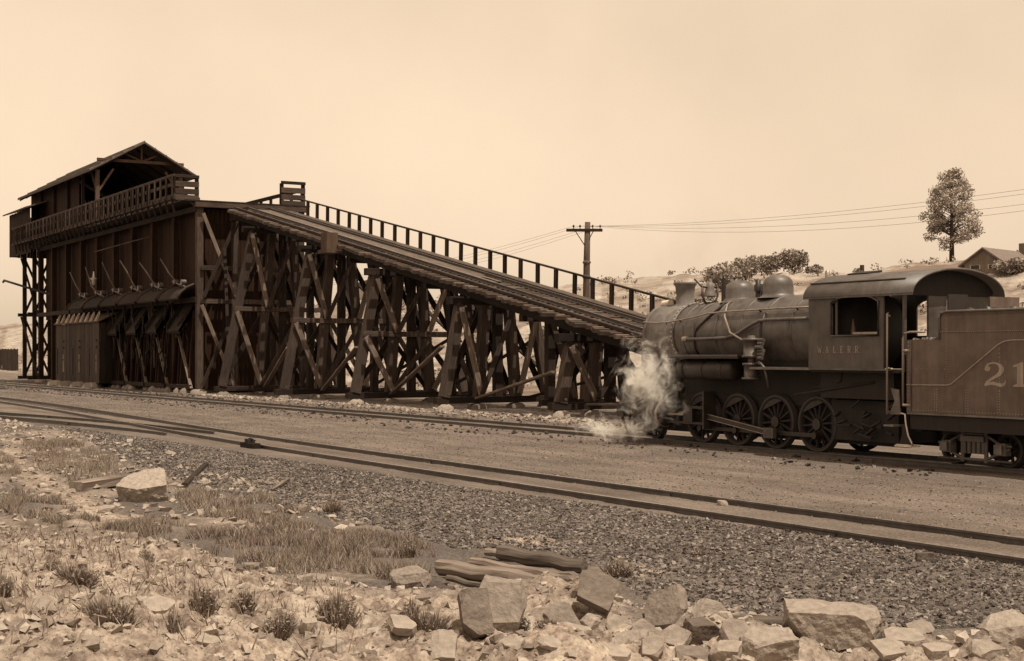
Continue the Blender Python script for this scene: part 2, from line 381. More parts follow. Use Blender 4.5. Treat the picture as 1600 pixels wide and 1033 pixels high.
# ------------------------------------------------------------------ ground tracks
PROF = [(-.065, 0), (.065, 0), (.065, .015), (.010, .032), (.010, .108), (.036, .118), (.036, .150), (-.036, .150), (-.036, .118), (-.010, .108), (-.010, .032), (-.065, .015)]
def rail_mb(pts, zb=0.0, prof=PROF):
    mb = MB(); m_ = len(pts); vs = []; gs = []; l = 0; k = len(prof); pts = [Vector(p) for p in pts]
    for i, p in enumerate(pts):
        d = pts[min(i + 1, m_ - 1)] - pts[max(i - 1, 0)]; d.normalize(); sd = Vector((-d.y, d.x, 0)).normalized(); up = sd.cross(d) * -1
        if up.z < 0: up = -up
        if i: l += (p - pts[i - 1]).length
        for a, b_ in prof: vs.append(p + sd * a + up * (b_ + zb)); gs.append((a, b_, l))
    fs = [(i * k + j, i * k + (j + 1) % k, (i + 1) * k + (j + 1) % k, (i + 1) * k + j) for i in range(m_ - 1) for j in range(k)]
    fs += [tuple(range(k - 1, -1, -1)), tuple(range((m_ - 1) * k, m_ * k))]
    mb.piece(vs, fs, gs, .5); return mb
GA = .7525
def polish(o):                                                  # wheels keep the running surface bright
    o.data.materials.append(M['polish']); k = len(PROF)
    for i, p_ in enumerate(o.data.polygons):
        if i % k == 6 and len(p_.vertices) == 4: p_.material_index = 1
    return o
def track(name, ctr, s0, s1, label, n=60, first=None):
    base = V(s0, ctr(s0), 0); tr = thing(name, base, label, 'railway track')
    ss = [s0 + (s1 - s0) * i / n for i in range(n + 1)]
    for sd in (-1, 1):
        polish(rail_mb([V(s, ctr(s) + sd * GA, .004) for s in ss]).build('rail', M['rail'], tr))
        for k in range(1, int((s1 - s0) / 9.1)):                # joint bars
            s = s0 + 9.1 * (k - .37 * (sd > 0))
            if s < 110: MB().box(V(s - .32, ctr(s) + sd * GA - .032, .04), V(s + .32, ctr(s) + sd * GA + .032, .105)).build('joint_bar', M['rail'], tr)
    return tr
def lerp_fn(pts):
    xs = np.array([p[0] for p in pts]); ys = np.array([p[1] for p in pts]); g = np.linspace(xs[0], xs[-1], 200); v = np.interp(g, xs, ys)
    kk = np.ones(21) / 21; v2 = np.convolve(np.pad(v, 10, mode='edge'), kk, mode='valid')
    return lambda s: float(np.interp(s, g, v2))
CT1 = lerp_fn([(-20, 14.74), (38, 14.74), (46, 14.95), (55, 15.72), (63, 16.2), (72, 16.45), (90, 16.6), (240, 16.8)])
YL = 25.47                                                      # middle of the engine's track
track('railway_track', lambda s: YL, -20, 260, 'straight railway track the locomotive stands on, in front of the trestle', 40)
track('railway_track', CT1, -12, 235, 'nearest railway track, bare rails sunk in gravel beyond the spoil bank', 160)
track('siding_track', lambda s: 14.74 - .0042 * max(0, s - 38) ** 2 - .06, 44, 82, 'curved siding track branching from the nearest track at the far end', 40)
# switch lever box by the points
sw = thing('switch_stand', at(385, 700), 'low dark switch stand beside the points of the nearest track', 'switch stand')
q = Vector(BASE[sw.name])
MB().beam(q + Vector((-.45, .1, .06)), q + Vector((.5, .1, .06)), .22, .16).build('base_tie', M['timber_dark'], sw)
MB().box(q + Vector((-.13, 0, .12)), q + Vector((.12, .2, .24))).build('lever_box', M['dark'], sw)
MB().tube([q + Vector((-.1, .1, .24)), q + Vector((.05, .1, .27)), q + Vector((.40, .1, .22))], .02).build('lever', M['rail'], sw)
# ------------------------------------------------------------------ timber trestle with the inclined track
def zr(s): return .195 * (min(s, 90.4) - 28.7)                  # top of rail on the incline
YD = 34.45
tre = thing('timber_trestle', V(29, YD, 0), 'long inclined timber trestle carrying a track up to the coal tipple', 'trestle')
BENTS = [86.6, 77.6, 68.7, 59.7, 50.4, 41.4]
TOPS = [32.6, 33.85, 35.15, 36.4]
for bi, s in enumerate(BENTS):
    zc = zr(s) - .15 - .17 - .54; zt = zc - .36
    jt = lambda a: RND.uniform(-a, a)
    FEET = [TOPS[0] - .205 * (zt - .5), TOPS[1] - .09 * (zt - .5), TOPS[2] + .09 * (zt - .5), TOPS[3] + .205 * (zt - .5)]
    bm_ = MB().beam(V(s, 31.9, zc - .18), V(s, 37.1, zc - .18), .36, .36)
    bent = bm_.build('bent', M['timber_dark'], tre)
    MB().beam(V(s, FEET[0] - .5, .42), V(s, FEET[3] + .5, .42), .34, .30).build('sill', M['timber_dark'], bent)
    MB().beam(V(s + .05, 34.55, .56), V(s + .05, 34.55, zt), .40, .36, (1, 0, 0), tone=.3).build('post', M['timber_dark'], bent)
    py = lambda i, z: FEET[i] + (TOPS[i] - FEET[i]) * (z - .55) / max(.1, zt - .55)
    for i in range(4):
        MB().beam(V(s + jt(.04), FEET[i] + jt(.06), .56), V(s + jt(.04), TOPS[i] + jt(.06), zt), .46, .40, (1, 0, 0), tone=RND.uniform(.2, .8)).build('post', M['timber'], bent)
        MB().lathe(V(s, FEET[i], h1(-s, FEET[i]) - .1), (0, 0, 1), [(0, .52), (.22, .50), (.34, .30), (.37, 0)], n=5).build('footing', M['stone'], bent)
    tiers = 2 if zt > 5 else 1
    zs = [.56 + (zt - .56) * k / tiers for k in range(tiers + 1)]
    so = .21
    for k in range(1, tiers):
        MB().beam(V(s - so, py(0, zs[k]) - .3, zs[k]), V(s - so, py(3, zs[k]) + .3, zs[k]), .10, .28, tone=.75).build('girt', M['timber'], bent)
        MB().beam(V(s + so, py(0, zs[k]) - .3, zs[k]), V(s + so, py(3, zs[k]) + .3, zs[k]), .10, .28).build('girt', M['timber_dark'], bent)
    for k in range(tiers):
        lo, hi = zs[k] + .12, zs[k + 1] - .15
        off = so + .11 if k in (0, tiers - 1) else so
        for (a, c) in ((0, 1), (3, 2)):
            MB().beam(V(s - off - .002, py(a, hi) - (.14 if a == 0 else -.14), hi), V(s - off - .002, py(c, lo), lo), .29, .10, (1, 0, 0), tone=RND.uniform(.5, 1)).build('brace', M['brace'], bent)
            MB().beam(V(s + off + .002, py(c, hi), hi), V(s + off + .002, py(a, lo), lo), .29, .10, (1, 0, 0)).build('brace', M['timber_dark'], bent)  # opposite diagonal in dark timber, its shade put into the colour
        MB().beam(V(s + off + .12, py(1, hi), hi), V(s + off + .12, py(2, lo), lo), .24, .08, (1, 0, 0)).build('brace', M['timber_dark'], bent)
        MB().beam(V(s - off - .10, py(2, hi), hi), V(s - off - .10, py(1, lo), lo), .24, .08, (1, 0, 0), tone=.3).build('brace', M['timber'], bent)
    # knee block under the cap
    MB().beam(V(s - .2, TOPS[0] - .28, zt + .05), V(s - .2, TOPS[0] + .42, zt - .75), .24, .12, (1, 0, 0)).build('knee_brace', M['timber'], bent)
    # bolts
    bl = MB()
    for k in range(tiers + 1):
        for i in range(4): bl.cyl(V(s - .38, py(i, zs[k]), zs[k] - .1 * (k > 0) + .15 * (k == 0)), V(s - .46, py(i, zs[k]), zs[k] - .1 * (k > 0) + .15 * (k == 0)), .05, n=6)
    bl.build('bolt', M['rail'], bent)['kind'] = 'stuff'
for k in range(len(BENTS) - 1):                                # sway braces from bent to bent
    a, c = BENTS[k], BENTS[k + 1]; f = .35
    zt2 = zr(c) - 1.2
    MB().beam(V(a - .4, 33.2, .5), V(c + .2, 32.2 - .205 * max(0, zt2 * .5), min(2.9, zt2 * .6)), .24, .10, tone=.8).build('sway_brace', M['brace'], tre)
    MB().beam(V(a - .3, 36.0, .5), V(c + .2, 37.0, min(3.4, zt2 * .7)), .24, .10).build('sway_brace', M['timber_dark'], tre)
    MB().beam(V(a - .2, 37.2, zr(a) - 2.2), V(c + .3, 37.6, max(.6, zr(c) - 4.6)), .24, .10).build('sway_brace', M['timber_dark'], tre)
    if k == 0: MB().beam(V(91.5, 32.5, zr(90) - 2.6), V(a + .3, 31.2, .6), .2, .1).build('sway_brace', M['timber_dark'], tre)
for k in range(len(BENTS) - 1):                                # lighter bents under the middle of each span
    s = (BENTS[k] + BENTS[k + 1]) / 2; zc = zr(s) - .86; zt = zc - .32
    ib = MB().beam(V(s, 33.0, zc - .16), V(s, 37.0, zc - .16), .32, .32).build('bent', M['timber_dark'], tre)
    MB().beam(V(s, 34.0, .40), V(s, 36.4 + .205 * zt + .4, .40), .3, .28).build('sill', M['timber_dark'], ib)
    pf = [(34.5, 34.5), (35.3, 35.7), (36.4, 36.4 + .2 * (zt - .5))]
    for a, c in pf: MB().beam(V(s, c, .54), V(s, a, zt), .38, .36, (1, 0, 0)).build('post', M['timber_dark'], ib)
    tiers = 2 if zt > 5.5 else 1
    for j in range(tiers):
        lo = .6 + (zt - .6) * j / tiers; hi = .6 + (zt - .6) * (j + 1) / tiers
        w = lambda i, z: pf[i][1] + (pf[i][0] - pf[i][1]) * (z - .54) / (zt - .54)
        for i in (0, 1):
            MB().beam(V(s - .22, w(i, hi), hi), V(s - .22, w(i + 1, lo), lo), .27, .09, (1, 0, 0)).build('brace', M['timber'], ib)
            MB().beam(V(s + .22, w(i + 1, hi), hi), V(s + .22, w(i, lo), lo), .27, .09, (1, 0, 0)).build('brace', M['timber_dark'], ib)
S0, S1 = 29.6, 91.8
def zd(s): return zr(s) - .15
for y in (33.1, 33.72, 35.2, 35.75):
    mb = MB()
    for a, c in ((S0, 90.4), (90.4, 91.9)):
        mb.beam(V(a, y, zd(a) - .17 - .27), V(c, y, zd(c) - .17 - .27), .30, .54)
    mb.build('stringer', M['timber_dark'], tre)
sl = Vector((-1, 0, .195)).normalized(); upn = Vector((.195, 0, 1)).normalized()
t0 = MB().beam(V(S0, 32.15, zd(S0) - .11), V(S0, 36.55, zd(S0) - .11), .19, .17, upn).build('tie', M['brace'], tre, V(S0, YD, 0))
t1 = MB().beam(V(S0, 31.95, zd(S0) - .11), V(S0, 36.5, zd(S0) - .11), .20, .17, upn).build('tie', M['timber'], tre, V(S0, YD, 0))
t2 = MB().beam(V(S0, 32.05, zd(S0) - .11), V(S0, 36.6, zd(S0) - .11), .17, .18, upn).build('tie', M['board'], tre, V(S0, YD, 0))
n_t = 0; s = S0 + .42
while s < 90.3:
    n_t += 1
    if n_t < 3: s += .42; continue
    o = shift_copy(RND.choice((t0, t1, t2, t1)), tre, (-(s - S0), RND.uniform(-.16, .16), zd(s) - zd(S0) + RND.uniform(-.012, .012)))
    s += .425 + RND.uniform(-.05, .05)
for y in (YD - GA, YD + GA):
    rail_mb([V(S0 - .2, y, zd(S0) - .035), V(60, y, zd(60)), V(90.4, y, zd(90.4)), V(91.2, y, zd(90.4) + .02), V(116, y, zd(90.4) + .03)], .004).build('rail', M['rail'], tre)
MB().beam(V(S0, 35.02 + .62, zd(S0) + .08), V(90.2, 35.64, zd(90.2) + .08), .2, .16).build('guard_timber', M['timber'], tre)
MB().beam(V(S0, 32.75, zd(S0) + .07), V(90.2, 32.75, zd(90.2) + .07), .17, .14).build('guard_timber', M['timber'], tre)
for k, y in enumerate((35.95, 36.22, 36.48)):
    MB().beam(V(S0, y, zd(S0) + .035), V(90.2, y, zd(90.2) + .035), .235, .05).build('walkway_plank', M['brace'], tre)
for k in range(5):
    y = YD - .5 + k * .25
    a = 60 + RND.uniform(-4, 5); MB().beam(V(a, y, zd(a) + .03), V(90, y, zd(90) + .03), .225, .05).build('track_plank', M['brace'], tre)
rl = MB().beam(V(47.0, 36.72, zr(47) + .80), V(89.2, 36.72, zr(89.2) + .80), .13, .09).build('railing', M['timber'], tre)
s = 47.2
while s < 89:
    MB().beam(V(s, 36.68, zd(s) - .5), V(s + RND.uniform(-.02, .02), 36.70, zr(s) + .77), .19, .14, (1, 0, 0)).build('railing_post', M['timber_dark'], rl)
    s += 1.56 + RND.uniform(-.1, .1)
bx_ = MB().box(V(73.5, 31.5, 8.15), V(72.7, 32.15, 9.05)); bx_.box(V(73.7, 31.4, 7.95), V(72.5, 32.3, 8.14)); bx_.build('tool_box', M['board'], tre)

# ------------------------------------------------------------------ coal tipple
tip = thing('coal_tipple', V(114, 34.5, 0), 'tall dark timber coal tipple with open gabled shed on top', 'coal tipple')
DZ = 12.35
BAY = [92.1 + 4.86 * k for k in range(10)]                     # to 135.8
for k, s in enumerate(BAY):
    for y, mt in ((31.0, 'timber_dark'), (38.0, 'timber_dark')):
        MB().beam(V(s, y, .1), V(s, y, DZ - .35), .42, .42, (1, 0, 0), tone=(.9 if k == 0 and y < 32 else None)).build('post', M['timber'] if k == 0 else M['siding'], tip)
    MB().lathe(V(s, 31.0, h1(-s, 31) - .1), (0, 0, 1), [(0, .62), (.25, .58), (.36, .4), (.38, 0)], n=4).build('footing', M['stone'], tip)
    if k: MB().beam(V(s, 30.9, 12.1), V(s, 38.1, 12.1), .3, .4).build('cap_beam', M['timber_dark'], tip)
def boards(mb, p0, du, n, wdt, z0, z1, th, nrm, jz=.05):
    """upright boards side by side"""
    for i in range(n):
        c = Vector(p0) + Vector(du) * (wdt * (i + .5)); a = Vector((c.x, c.y, z0 - RND.uniform(0, jz))); e = Vector((c.x, c.y, z1 + RND.uniform(0, jz)))
        off = Vector(nrm) * RND.uniform(0, .012)
        mb.beam(a + off, e + off, wdt - .012, th, nrm, ch=.004)
    return mb
W = (0, -1, 0); EAST = (1, 0, 0)
boards(MB(), V(92.4, 31.42, 0), (-1, 0, 0), 144, .30, 5.6, DZ - .3, .05, W).build('bin_wall', M['siding'], tip)
boards(MB(), V(92.5, 31.5, 0), (0, 1, 0), 24, .27, .3, DZ - .4, .05, EAST).build('end_wall', M['siding'], tip)
boards(MB(), V(92.4, 38.3, 0), (-1, 0, 0), 98, .44, .1, DZ - .3, .05, W).build('rear_backing', M['siding'], tip)  # back boarded shut to keep the inside dark
boards(MB(), V(92.6, 33.6, 0), (-1, 0, 0), 98, .44, .1, 6.2, .05, W).build('dark_backing', M['siding'], tip)  # added backing of dark boards so the bays look dark inside
for z in (6.05, 11.9):
    MB().beam(V(91.9, 30.72, z), V(135.9, 30.72, z), .14, .34).build('waler', M['timber_dark'], tip)
MB().beam(V(91.8, 30.6, DZ - .17), V(91.8, 38.4, DZ - .17), .36, .36, tone=.8).build('cap_beam', M['timber'], tip)
MB().beam(V(91.75, 31, 8.1), V(91.75, 38, 8.1), .14, .30).build('end_girt', M['timber'], tip)
MB().beam(V(91.75, 31, 5.95), V(91.75, 38, 5.95), .14, .30, tone=.8).build('end_girt', M['timber'], tip)
MB().beam(V(91.85, 33.3, .2), V(91.85, 33.3, DZ - .4), .40, .36, (1, 0, 0), tone=.5).build('post', M['timber'], tip)
MB().beam(V(91.85, 35.8, .2), V(91.85, 35.8, DZ - .4), .36, .36, (1, 0, 0)).build('post', M['timber_dark'], tip)
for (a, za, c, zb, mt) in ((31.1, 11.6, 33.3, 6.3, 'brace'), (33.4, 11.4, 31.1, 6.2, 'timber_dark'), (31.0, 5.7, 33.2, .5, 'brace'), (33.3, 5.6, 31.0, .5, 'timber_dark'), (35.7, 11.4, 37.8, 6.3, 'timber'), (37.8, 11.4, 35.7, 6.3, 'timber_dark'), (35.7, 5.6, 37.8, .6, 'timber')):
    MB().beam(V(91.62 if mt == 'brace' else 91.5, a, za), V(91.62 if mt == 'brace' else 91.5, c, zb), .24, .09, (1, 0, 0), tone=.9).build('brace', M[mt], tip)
MB().beam(V(92.3, 29.9, 13.0), V(92.0, 31.2, 11.7), .22, .2, (1, 0, 0), tone=.8).build('knee_brace', M['timber'], tip)
# decks and the gallery on the near side
for k in range(28): MB().beam(V(91.6, 30.1 + .305 * k, DZ + .05), V(141.5, 30.1 + .305 * k, DZ + .05), .29, .09).build('deck_plank', M['timber_dark'], tip)
for k, y in enumerate((29.55, 29.82)): MB().beam(V(92.0, y, DZ + .42), V(140.5, y, DZ + .42), .25, .06).build('gallery_plank', M['board'], tip)
MB().beam(V(92.0, 29.38, DZ + .30), V(140.5, 29.38, DZ + .30), .08, .34).build('gallery_fascia', M['timber'], tip)
s = 92.6
while s < 140:
    MB().beam(V(s, 29.25, DZ + .24), V(s, 31.2, DZ + .24), .14, .22).build('joist', M['timber'], tip)
    MB().beam(V(s, 29.35, DZ + .12), V(s, 29.42 + .1, DZ - .55 + RND.uniform(-.15, .1)), .12, .10, (1, 0, 0)).build('hanger', M['timber_dark'], tip)
    s += 1.32
gr = MB().beam(V(92.2, 29.40, 14.02), V(140.5, 29.40, 14.02), .12, .16, tone=.7).build('gallery_railing', M['timber'], tip)
MB().beam(V(92.2, 29.40, 13.45), V(140.5, 29.40, 13.45), .06, .22).build('middle_rail', M['timber'], gr)
s = 92.4; k = 0
while s < 140.4:
    MB().beam(V(s, 29.32, DZ + .25), V(s, 29.32, 14.0), .13, .10, (1, 0, 0)).build('railing_post', M['timber'], gr)
    if 97 < s < 139: MB().beam(V(s + .5, 29.36, DZ + .3), V(s + .5, 29.36, 13.9), .16, .04, (1, 0, 0)).build('railing_board', M['timber_dark'], gr)
    s += 1.25 + RND.uniform(-.05, .05)
# corner fences at the open end of the deck
for (ya, yb) in ((29.4, 30.95), (36.6, 38.3)):
    fe = MB().beam(V(92.0, ya, 13.95), V(92.0, yb, 13.95), .16, .2).build('corner_fence', M['timber_dark'], tip)
    for z in (13.45, 12.98, 12.58): MB().beam(V(92.0, ya, z), V(92.0, yb, z), .06, .36).build('fence_board', M['timber'], fe)
    for y in (ya + .08, yb - .1): MB().beam(V(92.15, y, DZ), V(92.15, y, 13.9), .22, .22, (1, 0, 0)).build('fence_post', M['timber_dark'], fe)
fr = MB().beam(V(92.3, 38.2, 13.55), V(116, 38.2, 13.55), .1, .26).build('far_railing', M['timber_dark'], tip)
MB().beam(V(92.3, 38.2, 12.62), V(116, 38.2, 12.62), .1, .4).build('toe_board', M['timber_dark'], fr)
for k in range(13): MB().beam(V(92.5 + 1.9 * k, 38.28, DZ), V(92.5 + 1.9 * k, 38.28, 13.5), .2, .12, (1, 0, 0)).build('railing_post', M['timber_dark'], fr)
MB().beam(V(103.3, 35.9, DZ), V(103.3, 35.9, 13.55), .16, .16, (1, 0, 0), tone=.9).build('deck_post', M['board'], tip)
# gabled shed
SG, SE = 116.4, 140.2; YN, YF, ZE, ZA = 30.9, 37.9, 16.75, 19.3; YC = 34.45
rs = (ZA - ZE) / (YC - 30.1)
for sgn, y0 in ((-1, 30.05), (1, 38.85)):
    a = Vector((0, y0, ZE + .05)); c = Vector((0, YC, ZA)); nrm = Vector((0, sgn * rs, 1)).normalized() * .12
    rf = MB(); rf.prism([V(SG - .8, a.y, a.z), V(SG - .8, c.y, c.z), V(SG - .8, c.y, c.z + .14), V(SG - .8, a.y, a.z + .14)], V(SE - SG + 1.6, 0, 0))
    ro = rf.build('roof', M['roofing'], tip)
    for k in range(11):
        s = SG - .3 + k * 2.42
        MB().beam(V(s, a.y + sgn * -.05, a.z - .07), V(s, c.y - sgn * -.1, c.z - .1), .1, .15).build('rafter', M['timber_dark'], ro)
    for k in range(6):
        f = k / 5.0
        MB().beam(V(SG - .85, a.y + (c.y - a.y) * f, a.z + (c.z - a.z) * f + .175), V(SE + .7, a.y + (c.y - a.y) * f, a.z + (c.z - a.z) * f + .175), .03, .05).build('roof_lap', M['roofing'], ro)
for y, tn_ in ((YN, .9), (YF - .3, .7)):
    MB().beam(V(SG, y, DZ), V(SG, y, ZE + .3), .30, .30, (1, 0, 0), tone=tn_).build('shed_post', M['board'], tip)
    d = 1 if y < YC else -1
    MB().beam(V(SG - .02, y, ZE - 1.5), V(SG - .02, y + d * 1.25, ZE + .45), .17, .14, (1, 0, 0), tone=.9).build('knee_brace', M['board'], tip)
MB().beam(V(SG, YN, ZE - 1.5), V(SG + 1.6, YN - .02, ZE + .2), .15, .13).build('knee_brace', M['board'], tip)
tb = MB().beam(V(SG + .1, YN, 17.9), V(SG + .1, YF, 17.9), .16, .24, tone=.9).build('roof_truss', M['board'], tip)
for (ya, za, yb, zb) in ((YC, 17.95, YC - 1.5, 18.55), (YC, 17.95, YC + 1.5, 18.55), (YC, 17.95, YC, 19.1)):
    MB().beam(V(SG + .1, ya, za), V(SG + .1, yb, zb), .14, .12, (1, 0, 0)).build('truss_strut', M['board'], tb)
boards(MB(), V(SG + 6.5, YN + .25, 0), (-1, 0, 0), 58, .30, DZ + .1, ZE + .55, .05, W).build('shed_wall', M['siding'], tip)
boards(MB(), V(SG + .3, YF + .1, 0), (-1, 0, 0), 79, .30, DZ + .1, ZE + .4, .05, W).build('shed_wall', M['siding'], tip)
boards(MB(), V(SE - .3, YN + .3, 0), (0, 1, 0), 23, .30, DZ + .1, ZE + .5, .05, EAST).build('shed_wall', M['siding'], tip)
MB().prism([V(SE - .35, YN + .2, ZE + .3), V(SE - .35, YF, ZE + .3), V(SE - .35, YC, ZA - .15)], V(.06, 0, 0)).build('gable_board', M['siding'], tip)
for k in range(1, 5): MB().beam(V(SG + 4.8 * k, YN + .1, DZ), V(SG + 4.8 * k, YN + .1, ZE + .3), .24, .24, (1, 0, 0)).build('shed_post', M['timber_dark'], tip)
# lower lean-to at the far end
boards(MB(), V(134.5, 29.75, 0), (-1, 0, 0), 28, .30, 11.6, 15.5, .05, W).build('lean_to_wall', M['siding'], tip)
MB().prism([V(133.6, 29.2, 15.45), V(133.6, 31.4, 16.2), V(133.6, 31.4, 16.32), V(133.6, 29.2, 15.57)], V(9.8, 0, 0)).build('lean_to_roof', M['roofing'], tip)
boards(MB(), V(142.8, 29.8, 0), (0, 1, 0), 28, .30, 11.6, 15.4, .05, EAST).build('lean_to_wall', M['siding'], tip)
# open bents under the far end
for s in (138.4, 142.4):
    for y in (31.0, 33.3, 35.7, 38.0): MB().beam(V(s, y, .2), V(s, y, 11.9), .34, .34, (1, 0, 0)).build('post', M['timber_dark'], tip)
    MB().beam(V(s, 30.4, 6.2), V(s, 38.5, 6.2), .3, .3).build('end_girt', M['timber_dark'], tip)
    MB().beam(V(s, 30.4, .35), V(s, 38.5, .35), .3, .3).build('sill', M['timber_dark'], tip)
    for (ya, yb) in ((31, 33.3), (35.7, 38)):
        for (z0, z1) in ((.6, 6), (6.4, 11.6)):
            MB().beam(V(s - .2, ya, z0), V(s - .2, yb, z1), .22, .08, (1, 0, 0)).build('brace', M['timber_dark'], tip)
            MB().beam(V(s + .2, yb, z0), V(s + .2, ya, z1), .22, .08, (1, 0, 0), tone=.8).build('brace', M['timber'], tip)
for (z0, z1) in ((6.2, 11.5), (.5, 6.0)):
    MB().beam(V(142.4, 30.7, z1), V(135.8, 30.7, z0), .2, .08).build('brace', M['timber_dark'], tip)
MB().tube([V(150, 30.6, 9.6), V(149.5, 30.6, 9.75), V(131.5, 30.9, 7.7)], .11).build('spout_boom', M['dark'], tip)
MB().tube([V(101.5, 30.6, 10.75), V(115.2, 30.4, 10.5), V(115.6, 30.4, 10.4), V(115.6, 30.4, 9.0)], .05).build('lamp_bracket', M['board'], tip)
MB().lathe(V(115.6, 30.4, 7.9), (0, 0, 1), [(0, .05), (.1, .14), (.4, .16), (.55, .32), (.6, .1), (1.1, .04)], n=12).build('hanging_lamp', M['edge'], tip)
# coal chutes along the front, one in each bay
for k in range(6):
    s = BAY[0] + .35 + 4.86 * k; e = s + 4.3
    prof = [(31.2, 7.1), (30.75, 7.02), (30.3, 6.82), (29.9, 6.5), (29.7, 6.15)]
    hd = MB(); hd.prism([V(s, y, z) for y, z in prof] + [V(s, y + .05, z - .1) for y, z in reversed(prof)], V(e - s, 0, 0))
    ch = hd.build('chute_hood', M['timber_dark'], tip)
    MB().tube([V(s - .02, y - .02, z + .03) for y, z in prof], .09, 6).build('hood_rib', M['timber'], ch)
    MB().tube([V(e + .1, y - .02, z + .03) for y, z in prof], .07, 6).build('hood_rib', M['timber'], ch)
    tr_ = MB(); tr_.prism([V(s + .9, 31.3, 5.6), V(s + .9, 30.1, 3.9), V(s + .9, 30.0, 4.05), V(s + .9, 31.2, 5.95)], V(2.4, 0, 0))
    for d in (.9, 3.2): tr_.prism([V(s + d, 31.3, 5.6), V(s + d, 30.05, 3.85), V(s + d, 29.95, 4.5), V(s + d, 31.2, 6.2)], V(.08, 0, 0))
    tr_.build('chute', M['timber_dark'], tip)
    MB().tube([V(s + 1.6, 30.4, 6.9), V(s + 3.2, 30.1, 8.1 + RND.uniform(-.3, .4)), V(s + 4.6, 30.0, 9.0 + RND.uniform(-.4, .6))], .055, 6).build('lever_pole', M['brace'], tip)
    wt = MB(); wt.cyl(V(s + .9, 30.2, 7.2), V(s + .9, 30.5, 7.2), .2, n=12); wt.cyl(V(s + 2.4, 30.2, 7.3), V(s + 2.4, 30.5, 7.3), .16, n=12); wt.tube([V(s + .4, 30.3, 6.9), V(s + 3.0, 30.3, 7.35)], .06, 6)
    wt.build('counterweight', M['jacket'], tip)
    for j in range(5): MB().beam(V(s + .6 + j * .85, 30.6 + .12 * (j % 2), .3), V(s + .6 + j * .85, 31.0, 5.4), .16, .12, (1, 0, 0)).build('gate_guide', M['siding'], tip)
    MB().beam(V(s + 3.0, 30.75, 3.7), V(s + .05, 30.6, .3), .2, .12, tone=1).build('prop', M['brace'], tip)
    MB().tube([V(s + 3.0, 30.7, 3.7), V(s + 4.1, 30.7, 5.9)], .06, 6).build('gate_chain', M['dark'], tip)
    MB().lathe(V(s + 3.05, 30.6, 3.6), (0, 0, 1), [(0, .02), (.1, .12), (.5, .1), (.62, .02)], n=8).build('gate_weight', M['board'], tip)
    for j in range(4): MB().lathe(V(s + RND.uniform(.2, 4.2), RND.uniform(30.3, 30.9), -.05), (0, 0, 1), [(0, .4), (.2, .36), (.36, .18), (.4, 0)], n=6).build('pier_stone', M['stone'], tip)
    MB().beam(V(s + .1, 30.5, .42), V(s + 4.6, 30.5, .42), .3, .26).build('sill', M['timber_dark'], tip)

for k in range(90):                                            # pipes, chains and rods of the chute gear
    s = RND.uniform(93, 123); z = RND.uniform(2.2, 7.4); y = RND.uniform(30.15, 30.65)
    MB().tube([V(s, y, z), V(s + RND.uniform(-.3, .5), y + .05, z - RND.uniform(.2, .7)), V(s + RND.uniform(-.6, .8), y, z - RND.uniform(.7, 1.9))], RND.uniform(.03, .08), 5).build('chute_gear', RND.choice((M['timber_dark'], M['timber'], M['dark'], M['dark'])), tip)

# ------------------------------------------------------------------ boarded shed at its foot
sh = thing('board_shed', V(117, 30, 0), 'tall narrow shed of upright boards at the foot of the coal tipple', 'shed')
boards(MB(), V(110.6, 29.5, 0), (-1, 0, 0), 32, .416, .35, 4.9, .06, W, .02).build('front_boards', M['timber'], sh)
boards(MB(), V(110.6, 29.55, 0), (0, 1, 0), 3, .42, .35, 4.9, .06, EAST, .02).build('side_boards', M['timber_dark'], sh)
boards(MB(), V(123.9, 29.55, 0), (0, 1, 0), 3, .42, .35, 4.9, .06, EAST, .02).build('side_boards', M['timber_dark'], sh)
MB().prism([V(110.4, 29.35, 4.92), V(110.4, 30.8, 5.6), V(110.4, 30.8, 5.7), V(110.4, 29.35, 5.02)], V(13.7, 0, 0)).build('roof', M['board'], sh)
for k in range(9):
    s = 111 + k * 1.5
    MB().prism([V(s, 29.38, 5.02), V(s + .7, 29.38, 5.02), V(s + .1, 29.6, 5.75)], V(0, .12, 0), tone=1).build('roof_batten', M['clap'], sh)
for k in range(3):
    s = 111.0 + k * 5.0
    MB().box(V(s + 2.2, 29.42, .9), V(s + 2.55, 29.46, 3.0)).build('slot', M['dark'], sh)
    MB().box(V(s, 29.40, 1.1), V(s + .28, 29.46, 2.5)).build('ladder_board', M['clap'], sh)
    for z in (3.5, 3.0, 2.0): MB().box(V(s + .04, 29.38, z), V(s + .24, 29.45, z + .14)).build('hole', M['dark'], sh)
for k in range(4):
    MB().lathe(V(112 + k * 3.7, 29.5, h1(-112 - k * 3.7, 29.5) - .12), (0, 0, 1), [(0, 1.0), (.3, .85), (.5, .7), (.52, 0)], n=4).build('footing', M['stone'], sh)
# ------------------------------------------------------------------ steam locomotive (faces up the line)
def rw(o, r): return Vector(o)
loc = thing('steam_locomotive', V(30, YL, 0), 'black steam locomotive with tall cab letting off steam, front beside the trestle', 'locomotive')
FWD = (-1, 0, 0)
def at_s(mb, prof, zc=3.10, yc=YL, n=40): return mb.lathe(V(0, yc, zc), FWD, prof, n)
bo = at_s(MB(), [(26.7, .97), (28.9, .96), (30.7, .955), (31.0, .94), (31.9, .845), (32.88, .84)], 3.10).build('boiler', M['jacket'], loc)
sb = at_s(MB(), [(32.88, .84), (32.9, .865), (34.28, .865), (34.33, .80), (34.35, .62), (34.43, .58), (34.48, .30), (34.53, 0)], 3.10).build('smokebox', M['smokebox'], loc)
for s, r in ((32.9, .885), (34.22, .885)): at_s(MB(), [(s - .05, r - .03), (s - .05, r), (s + .05, r), (s + .05, r - .03)]).build('ring', M['smokebox'], sb)
rv = MB()
